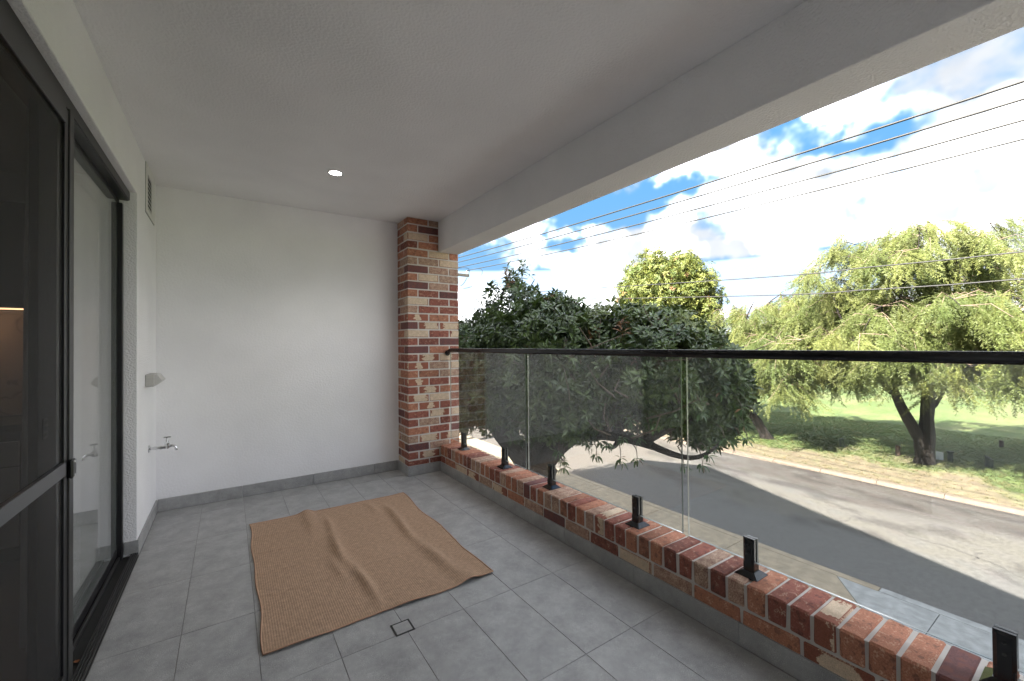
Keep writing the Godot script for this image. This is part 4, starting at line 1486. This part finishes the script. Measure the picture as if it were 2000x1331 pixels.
func spigot(z: float, label: String) -> void:
	var sp := thing("glass_spigot", label + ", on the brick coping", "spigot", Vector3(2.06, 0.287, z), "black glass spigots")
	var st := start()
	# flared square foot
	var b := []
	var m := []
	var t := []
	for c in [Vector2(-1, -1), Vector2(1, -1), Vector2(1, 1), Vector2(-1, 1)]:
		b.append(Vector3(c.x * 0.052, -0.002, c.y * 0.052))
		m.append(Vector3(c.x * 0.052, 0.005, c.y * 0.052))
		t.append(Vector3(c.x * 0.027, 0.024, c.y * 0.027))
	for i in 4:
		var j := (i + 1) % 4
		var o: Vector3 = (b[i] + b[j]) * 0.5
		poly(st, [b[i], b[j], m[j], m[i]], Vector3(o.x, 0, o.z))
		poly(st, [m[i], m[j], t[j], t[i]], Vector3(o.x, 0.04, o.z))
	poly(st, t, Vector3.UP)
	part("base_plate", st, M.black_satin, sp)
	st = start()
	cbox(st, Vector3(0, 0.0405, 0), Vector3(0.05, 0.045, 0.05), 0.003)
	part("post", st, M.black_satin, sp)
	st = start()
	bevel_plate(st, -0.026, -0.0065, 0.03, 0.177, 0.0255, -1.0)
	var fc := part("front_clamp", st, M.black_satin, sp)
	st = start()
	bevel_plate(st, 0.0065, 0.026, 0.03, 0.174, 0.0255, 1.0)
	part("rear_clamp", st, M.black_satin, sp)
	for y in [0.108, 0.145]:
		st = start()
		lathe(st, Vector3(-0.0262, y, 0), [Vector2(0.0055, 0.0), Vector2(0.0055, 0.0014), Vector2(0.003, 0.0014), Vector2(0.003, 0.0002), Vector2(0.0, 0.0002)], 12, Vector3(-1, 0, 0))
		part("screw", st, M.black, fc)

# clamp plate whose outer face has wide bevels
func bevel_plate(st: SurfaceTool, xa: float, xb: float, y0: float, y1: float, hz: float, side: float) -> void:
	var xo := xa if side < 0 else xb
	var xi := xb if side < 0 else xa
	var bv := 0.010
	var xm := xo - side * 0.007
	var inn := [Vector3(xi, y0, -hz), Vector3(xi, y0, hz), Vector3(xi, y1, hz), Vector3(xi, y1, -hz)]
	var mid := [Vector3(xm, y0, -hz), Vector3(xm, y0, hz), Vector3(xm, y1, hz), Vector3(xm, y1, -hz)]
	var out := [Vector3(xo, y0, -hz + bv), Vector3(xo, y0, hz - bv), Vector3(xo, y1 - bv, hz - bv), Vector3(xo, y1 - bv, -hz + bv)]
	poly(st, inn, Vector3(-side, 0, 0))
	poly(st, out, Vector3(side, 0, 0))
	var c := Vector3((xi + xo) / 2, (y0 + y1) / 2, 0)
	for i in 4:
		var j := (i + 1) % 4
		var o: Vector3 = (inn[i] + inn[j]) * 0.5 - c
		poly(st, [inn[i], inn[j], mid[j], mid[i]], Vector3(0, o.y, o.z))
		poly(st, [mid[i], mid[j], out[j], out[i]], Vector3(side * 0.03, o.y, o.z))

# ------------------------------------------------------------------ rug and fittings
func rug_y(x: float, z: float, n: FastNoiseLite) -> float:
	# x, z from the rug's far left corner, 1.21 by 1.65
	var y := 0.0
	var g := func(v: float, c: float, s: float) -> float:
		return exp(-pow((v - c) / s, 2.0))
	for q in [[0.40, 0.0, 0.28, 0.030, 0.042], [0.36, 0.22, 0.20, 0.014, 0.03], [0.49, 0.36, 0.14, 0.022, 0.024], [0.50, 0.80, 0.26, 0.036, 0.030], [0.44, 1.05, 0.16, 0.014, 0.03], [0.53, 1.30, 0.22, 0.026, 0.024], [0.86, 0.20, 0.16, 0.012, 0.03], [0.97, 0.40, 0.15, 0.026, 0.026], [0.985, 0.72, 0.24, 0.036, 0.030], [1.00, 1.28, 0.24, 0.03, 0.04], [1.05, 1.62, 0.16, 0.022, 0.06]]:
		y += q[3] * g.call(x, q[0] + 0.02 * sin(z * 5.0), q[4]) * g.call(z, q[1], q[2])
	for zc in [0.28, 0.56, 0.86, 1.13]:
		y += 0.005 * g.call(z, zc + 0.015 * sin(x * 6.0), 0.011)
	y *= 0.85
	y += 0.0035 * (1.0 + n.get_noise_2d(x * 3.0, z * 3.0)) * 0.8
	# edges that do not lie flat
	y += 0.006 * maxf(0.0, sin(z * 9.0 + 1.0)) * (g.call(x, 1.2, 0.06) + 0.6 * g.call(x, 0.0, 0.05))
	y += 0.007 * maxf(0.0, sin(x * 11.0)) * g.call(z, 1.65, 0.05)
	return y

func rug() -> void:
	var n := FastNoiseLite.new()
	n.seed = 77
	n.frequency = 1.0
	var rg := thing("rug", "brown woven rug with creases lying on the tiles", "rug", Vector3(0.134, 0.0, -3.853))
	var nx := 96
	var nz := 130
	var W := 1.212
	var D := 1.652
	var st := start()
	var at := func(i: int, j: int) -> Vector3:
		var x := W * i / nx
		var z := D * j / nz
		var ex := 0.006 * sin(z * 11.0) if i == 0 else (0.010 * sin(z * 8.0 + 1.0) if i == nx else 0.0)
		var sk := -0.02 * (z / D) * (x / W) + 0.004 * sin(z * 7.0)
		return Vector3(x + ex + sk, 0.0042 + rug_y(x, z, n), z + 0.012 * (x / W) + (0.006 * sin(x * 9.0) if j == nz else 0.0))
	for i in nx + 1:
		for j in nz + 1:
			var p: Vector3 = at.call(i, j)
			st.set_uv(Vector2(p.z, p.x) / 0.36)
			st.set_normal(Vector3.UP)
			st.add_vertex(p)
	for i in nx:
		for j in nz:
			var a := i * (nz + 1) + j
			var b := a + nz + 1
			for e in [a, b, a + 1, b, b + 1, a + 1]:
				st.add_index(e)
	st.generate_normals()
	part("weave", st, M.rug, rg)
	st = start()
	var loop := []
	for j in range(0, nz + 1, 2):
		loop.append(at.call(0, j))
	for i in range(2, nx + 1, 2):
		loop.append(at.call(i, nz))
	for j in range(nz - 2, -1, -2):
		loop.append(at.call(nx, j))
	for i in range(nx - 2, -1, -2):
		loop.append(at.call(i, 0))
	tube(st, loop, [0.0042], 6)
	part("edge_binding", st, M.rug_edge, rg)

func fittings() -> void:
	# floor waste with tile insert
	var dr := thing("floor_drain", "square floor drain with black gap and tile insert near the rug", "drain", Vector3(0.708, 0.0, -2.028))
	var st := start()
	for s in [-1, 1]:
		span(st, Vector3(-0.0475, 0.0006, s * 0.0475), Vector3(0.0475, 0.0022, s * 0.0395))
		span(st, Vector3(s * 0.0475, 0.0006, -0.0395), Vector3(s * 0.0395, 0.0022, 0.0395))
	part("frame", st, M.black_matt, dr)
	tile("tile", Vector3(-0.039, 0.0006, -0.039), Vector3(0.039, 0.0028, 0.039), dr, 0.0005)
	# downlight
	var dl := thing("downlight", "small round lit downlight in the ceiling", "downlight", Vector3(0.706, CEIL, -3.532))
	st = start()
	lathe(st, Vector3.ZERO, [Vector2(0.058, 0.0), Vector2(0.056, -0.005), Vector2(0.046, -0.006), Vector2(0.043, -0.001)], 32)
	part("trim", st, M.white_gloss, dl)
	st = start()
	lathe(st, Vector3(0, -0.0015, 0), [Vector2(0.043, 0.0), Vector2(0.0, -0.001)], 32)
	var em := mat(0.9, 0.9, 0.9, 0.5)
	em.emission_enabled = true
	em.emission = lin(1.0, 0.98, 0.94)
	em.emission_energy_multiplier = 3.0
	part("lens", st, em, dl)
	var sl := SpotLight3D.new()
	sl.name = "downlight_beam"
	sl.position = Vector3(0.706, CEIL - 0.012, -3.532)
	sl.rotation_degrees = Vector3(-90, 0, 0)
	sl.light_energy = 0.06
	sl.light_size = 0.04
	sl.spot_angle = 60.0
	sl.spot_range = 8.0
	sl.spot_attenuation = 2.0
	sl.light_color = lin(1.0, 0.95, 0.88)
	sl.shadow_enabled = true
	add_child(sl)
	# wall vent
	var vn := thing("wall_vent", "white louvred vent plate high in the corner above the tap", "vent", Vector3(-0.5097, 0, 0))
	slab("backing", Vector3(0.0, 2.44, -4.36), Vector3(0.0015, 2.70, -4.11), M.black_matt, vn)
	slab("frame", Vector3(0.0, 2.704, -4.50), Vector3(0.007, 2.7725, -4.078), M.white_gloss, vn, 0.001)
	slab("frame", Vector3(0.0, 2.403, -4.50), Vector3(0.007, 2.44, -4.078), M.white_gloss, vn, 0.001)
	slab("frame", Vector3(0.0, 2.4402, -4.50), Vector3(0.007, 2.7038, -4.338), M.white_gloss, vn, 0.001)
	slab("frame", Vector3(0.0, 2.4402, -4.135), Vector3(0.007, 2.7038, -4.078), M.white_gloss, vn, 0.001)
	slab("shadow_outline", Vector3(-0.002, 2.396, -4.507), Vector3(0.0012, 2.7726, -4.071), M.bronze, vn)  # solid dark sheet drawn as the shadow line round the plate
	for k in 8:
		st = start()
		var y := 2.4405 + 0.033 * k
		poly(st, [Vector3(0.0016, y + 0.026, -4.337), Vector3(0.0016, y + 0.026, -4.136), Vector3(0.0085, y + 0.004, -4.136), Vector3(0.0085, y + 0.004, -4.337)], Vector3(1, 0.5, 0))
		poly(st, [Vector3(0.0016, y + 0.020, -4.337), Vector3(0.0016, y + 0.020, -4.136), Vector3(0.0085, y + 0.0, -4.136), Vector3(0.0085, y + 0.0, -4.337)], Vector3(-1, -0.5, 0))
		poly(st, [Vector3(0.0085, y + 0.004, -4.337), Vector3(0.0085, y + 0.004, -4.136), Vector3(0.0085, y, -4.136), Vector3(0.0085, y, -4.337)], Vector3(1, 0, 0))
		part("slat", st, M.white_gloss, vn)
	# weatherproof power outlet
	var bx := thing("power_outlet", "pale grey weatherproof power outlet on the left wall above the tap", "power outlet", Vector3(-0.5097, 1.147, -4.17))
	st = start()
	cbox(st, Vector3(0.026, 0, 0), Vector3(0.052, 0.092, 0.22), 0.005)
	part("body", st, M.grey_plastic, bx)
	st = start()
	var pf := [Vector2(0.0525, 0.044), Vector2(0.066, 0.044), Vector2(0.098, -0.004), Vector2(0.0525, -0.044)]
	var fa := []
	var fb := []
	for q in pf:
		fa.append(Vector3(q.x, q.y, 0.105))
		fb.append(Vector3(q.x, q.y, -0.105))
	poly(st, fa, Vector3(0, 0, 1))
	poly(st, fb, Vector3(0, 0, -1))
	for i in 4:
		var j := (i + 1) % 4
		var e: Vector2 = pf[j] - pf[i]
		poly(st, [fa[i], fa[j], fb[j], fb[i]], Vector3(e.y * -1.0, e.x, 0) * (1.0 if e.x > 0 or (e.x == 0 and e.y < 0) else 1.0))
	part("hood", st, mat(0.55, 0.54, 0.52, 0.45), bx)
	# tap
	var tp := thing("garden_tap", "chrome garden tap with cross handle on the left wall", "tap", Vector3(-0.5097, 0.612, -4.237))
	st = start()
	lathe(st, Vector3.ZERO, [Vector2(0.0, 0.012), Vector2(0.013, 0.012), Vector2(0.016, 0.011), Vector2(0.029, 0.004), Vector2(0.030, 0.0)], 24, Vector3.RIGHT)
	part("flange", st, M.chrome, tp)
	st = start()
	tube(st, [Vector3(0.005, 0, 0), Vector3(0.03, 0, 0), Vector3(0.031, 0, 0), Vector3(0.045, 0, 0), Vector3(0.046, 0, 0), Vector3(0.066, 0, 0), Vector3(0.067, 0, 0), Vector3(0.08, 0.0, 0), Vector3(0.081, 0, 0), Vector3(0.10, 0.001, 0)], [0.0105, 0.0105, 0.0135, 0.0135, 0.011, 0.011, 0.0135, 0.0135, 0.011, 0.014], 14)
	part("pipe", st, M.chrome, tp)
	st = start()
	lathe(st, Vector3(0.110, -0.014, 0), [Vector2(0.0, 0.0), Vector2(0.010, 0.002), Vector2(0.0155, 0.01), Vector2(0.0155, 0.024), Vector2(0.012, 0.030), Vector2(0.0125, 0.034), Vector2(0.016, 0.036), Vector2(0.016, 0.044), Vector2(0.011, 0.048), Vector2(0.0095, 0.062), Vector2(0.007, 0.066), Vector2(0.005, 0.086), Vector2(0.007, 0.092), Vector2(0.0, 0.096)], 18)
	part("valve", st, M.chrome, tp)
	st = start()
	tube(st, [Vector3(0.088, 0.076, 0), Vector3(0.094, 0.077, 0), Vector3(0.110, 0.078, 0), Vector3(0.126, 0.077, 0), Vector3(0.133, 0.076, 0)], [0.0055, 0.0055, 0.0042, 0.0055, 0.0055], 10)
	tube(st, [Vector3(0.110, 0.077, -0.022), Vector3(0.110, 0.078, 0), Vector3(0.110, 0.077, 0.022)], [0.0055, 0.004, 0.0055], 10)
	part("handle", st, M.chrome, tp)
	st = start()
	tube(st, curve([Vector3(0.115, 0.0, 0), Vector3(0.133, 0.008, 0), Vector3(0.152, 0.002, 0), Vector3(0.163, -0.012, 0), Vector3(0.165, -0.022, 0)], 10), taper(0.0115, 0.0095, 10), 14)
	lathe(st, Vector3(0.165, -0.031, 0), [Vector2(0.0085, 0.0), Vector2(0.0115, 0.001), Vector2(0.0115, 0.011), Vector2(0.009, 0.012)], 16)
	part("spout", st, M.chrome, tp)
	# small leaf debris on the track
	st = start()
	leaf(st, Vector3(-0.565, 0.009, -2.64), Vector3(0.4, 0, 1), Vector3.UP, 0.05, 0.02, -0.2, Color.WHITE)
	var lf := part("dry_leaf", st, mat(0.32, 0.12, 0.04, 0.8), self)
	lf.set_meta("label", "small dry orange leaf lying in the door track")
	lf.set_meta("category", "leaf")

# ------------------------------------------------------------------ park edge
func park_things() -> void:
	var posts := [[21.53, -6.902, 0.47, 0.085, [0.06, 0.10, 0.055], 0, "green timber bollard left of the forked trunk, near the leaning tree"], [21.62, -5.13, 0.52, 0.078, [0.075, 0.042, 0.022], 0, "brown timber bollard just left of the forked trunk"], [22.13, -3.783, 0.49, 0.078, [0.035, 0.075, 0.05], 1, "dark green bollard with a flared cap right of the forked trunk"], [22.12, -2.825, 0.46, 0.105, [0.03, 0.065, 0.04], 2, "dark green bollard with a slanted broken top, rightmost in the row"], [26.6, -3.05, 0.42, 0.07, [0.09, 0.05, 0.03], 0, "small brown bollard standing farther back on the grass"]]
	for q in posts:
		var y := G + 0.03
		var t := thing("bollard", q[6], "bollard", Vector3(q[0], y, q[1]), "bollards along the park edge")
		var h: float = q[2]
		var r: float = q[3]
		var c: Array = q[4]
		var m := mat(c[0], c[1], c[2], 0.75)
		m.albedo_texture = M.fine
		m.albedo_color = lin(c[0] * 1.1, c[1] * 1.1, c[2] * 1.1)
		triplanar(m, 0.4)
		var st := start()
		lathe(st, Vector3(0, -0.1, 0), [Vector2(r, 0.0), Vector2(r * 0.99, h * 0.5), Vector2(r * 0.97, h + 0.1 - 0.012), Vector2(r * 0.88, h + 0.1)] if q[5] != 2 else [Vector2(r, 0.0), Vector2(r * 0.97, h + 0.05)], 16)
		part("post", st, m, t)
		st = start()
		if q[5] == 0:
			lathe(st, Vector3(0, h, 0), [Vector2(r * 0.88, 0.0), Vector2(r * 0.6, 0.008), Vector2(0, 0.01)], 16)
		elif q[5] == 1:
			lathe(st, Vector3(0, h - 0.06, 0), [Vector2(r * 0.98, 0.0), Vector2(r * 1.3, 0.03), Vector2(r * 1.35, 0.062), Vector2(0, 0.07)], 16)
		else:
			for k in 16:
				var a0 := TAU * k / 16.0
				var a1 := TAU * (k + 1) / 16.0
				var p0 := Vector3(cos(a0) * r * 0.97, h - 0.05, sin(a0) * r * 0.97)
				var p1 := Vector3(cos(a1) * r * 0.97, h - 0.05, sin(a1) * r * 0.97)
				var q0 := p0 * Vector3(1.08, 1, 1.08) + Vector3(0, 0.06 - 0.07 * sin(a0), 0)
				var q1 := p1 * Vector3(1.08, 1, 1.08) + Vector3(0, 0.06 - 0.07 * sin(a1), 0)
				poly(st, [p0, p1, q1, q0], p0 * Vector3(1, 0, 1))
				poly(st, [q0, q1, Vector3(0, h - 0.01, 0)], Vector3.UP)
		part("cap", st, m, t)
	var sg := thing("small_sign", "small faded grey notice board on two thin stakes right of the forked trunk", "sign", Vector3(21.9, G + 0.03, -4.02))
	slab("panel", Vector3(-0.012, 0.16, -0.10), Vector3(0.0, 0.46, 0.10), mat(0.30, 0.34, 0.34, 0.5), sg, 0.001)
	slab("stake", Vector3(0.001, -0.1, -0.095), Vector3(0.018, 0.47, -0.075), mat(0.45, 0.2, 0.16, 0.7), sg)
	slab("stake", Vector3(0.001, -0.1, 0.075), Vector3(0.018, 0.47, 0.095), mat(0.45, 0.2, 0.16, 0.7), sg)

func power_lines() -> void:
	var pp := thing("power_pole", "timber power pole with crossarm and insulators behind the brick column", "power pole", Vector3(8.5, G, -17.9))
	var st := start()
	tube(st, [Vector3(0, -0.2, 0), Vector3(0, 4.0, 0), Vector3(0, 9.2, 0)], [0.16, 0.14, 0.11], 12)
	part("pole", st, M.bark, pp)
	slab("crossarm", Vector3(-1.3, 7.92, -0.19), Vector3(1.22, 8.06, -0.10), mat(0.20, 0.18, 0.15, 0.8), pp, 0.006)
	slab("brace", Vector3(0.4, 7.5, -0.17), Vector3(0.45, 7.93, -0.15), mat(0.35, 0.33, 0.3, 0.6), pp)
	var wx := [-1.05, -0.5, 0.27, 1.1]
	for x in wx:
		st = start()
		lathe(st, Vector3(x, 8.06, -0.145), [Vector2(0.01, 0), Vector2(0.01, 0.05), Vector2(0.035, 0.055), Vector2(0.04, 0.09), Vector2(0.025, 0.10), Vector2(0.035, 0.125), Vector2(0.02, 0.15), Vector2(0, 0.155)], 12)
		part("insulator", st, mat(0.55, 0.52, 0.48, 0.25), pp)
	st = start()
	tube(st, curve([Vector3(1.1, 8.2, -0.14), Vector3(1.55, 8.25, 0.5), Vector3(1.5, 7.7, 0.3), Vector3(1.0, 7.35, 0.1), Vector3(0.15, 7.3, 0.0)], 20), [0.012], 5)
	tube(st, curve([Vector3(0.27, 8.2, -0.14), Vector3(0.95, 8.25, 0.3), Vector3(0.9, 7.7, 0.1), Vector3(0.6, 7.4, 0.05), Vector3(0.1, 7.3, 0.0)], 20), [0.012], 5)
	part("drop_wire", st, M.black_matt, pp)
	# conductors along the street: points fitted to height at three places
	var runs := [[7.45, 5.02, 4.47, 4.345, 4.40, "topmost"], [8.0, 5.02, 4.52, 4.346, 4.40, "second"], [8.77, 5.02, 4.55, 4.351, 4.40, "third"], [9.6, 5.02, 4.58, 4.355, 4.40, "lowest"]]
	for q in runs:
		st = start()
		var pts := []
		for k in 41:
			var f := k / 40.0
			var z := -18.05 + 44.0 * f
			# parabola through the pole, the near point and the next pole
			var sag := 4.0 * f * (1.0 - f)
			pts.append(Vector3(q[0], lerpf(5.02, 5.0, f) - 0.72 * sag, z))
		tube(st, pts, [0.0155], 5)
		var o := part("power_line", st, M.black_matt, self)
		o.set_meta("label", q[5] + " of the four parallel overhead wires crossing the clouds")
		o.set_meta("category", "overhead wire")
		o.set_meta("group", "overhead wires along the street")
	var far := [[[4.95, 3.561, 3.359, 3.278, 3.15], "upper of the two wires in front of the weeping trees"], [[4.6, 3.003, 2.766, 2.701, 2.68], "lower of the two wires in front of the weeping trees"]]
	for q in far:
		st = start()
		var h: Array = q[0]
		tube(st, curve([Vector3(14, h[0], -27.3), Vector3(14, h[1], -8.05), Vector3(14, h[2], -3.81), Vector3(14, h[3], -1.24), Vector3(14, h[4], 6.0)], 40), [0.0165], 5)
		var o := part("service_line", st, M.black_matt, self)
		o.set_meta("label", q[1])
		o.set_meta("category", "overhead wire")
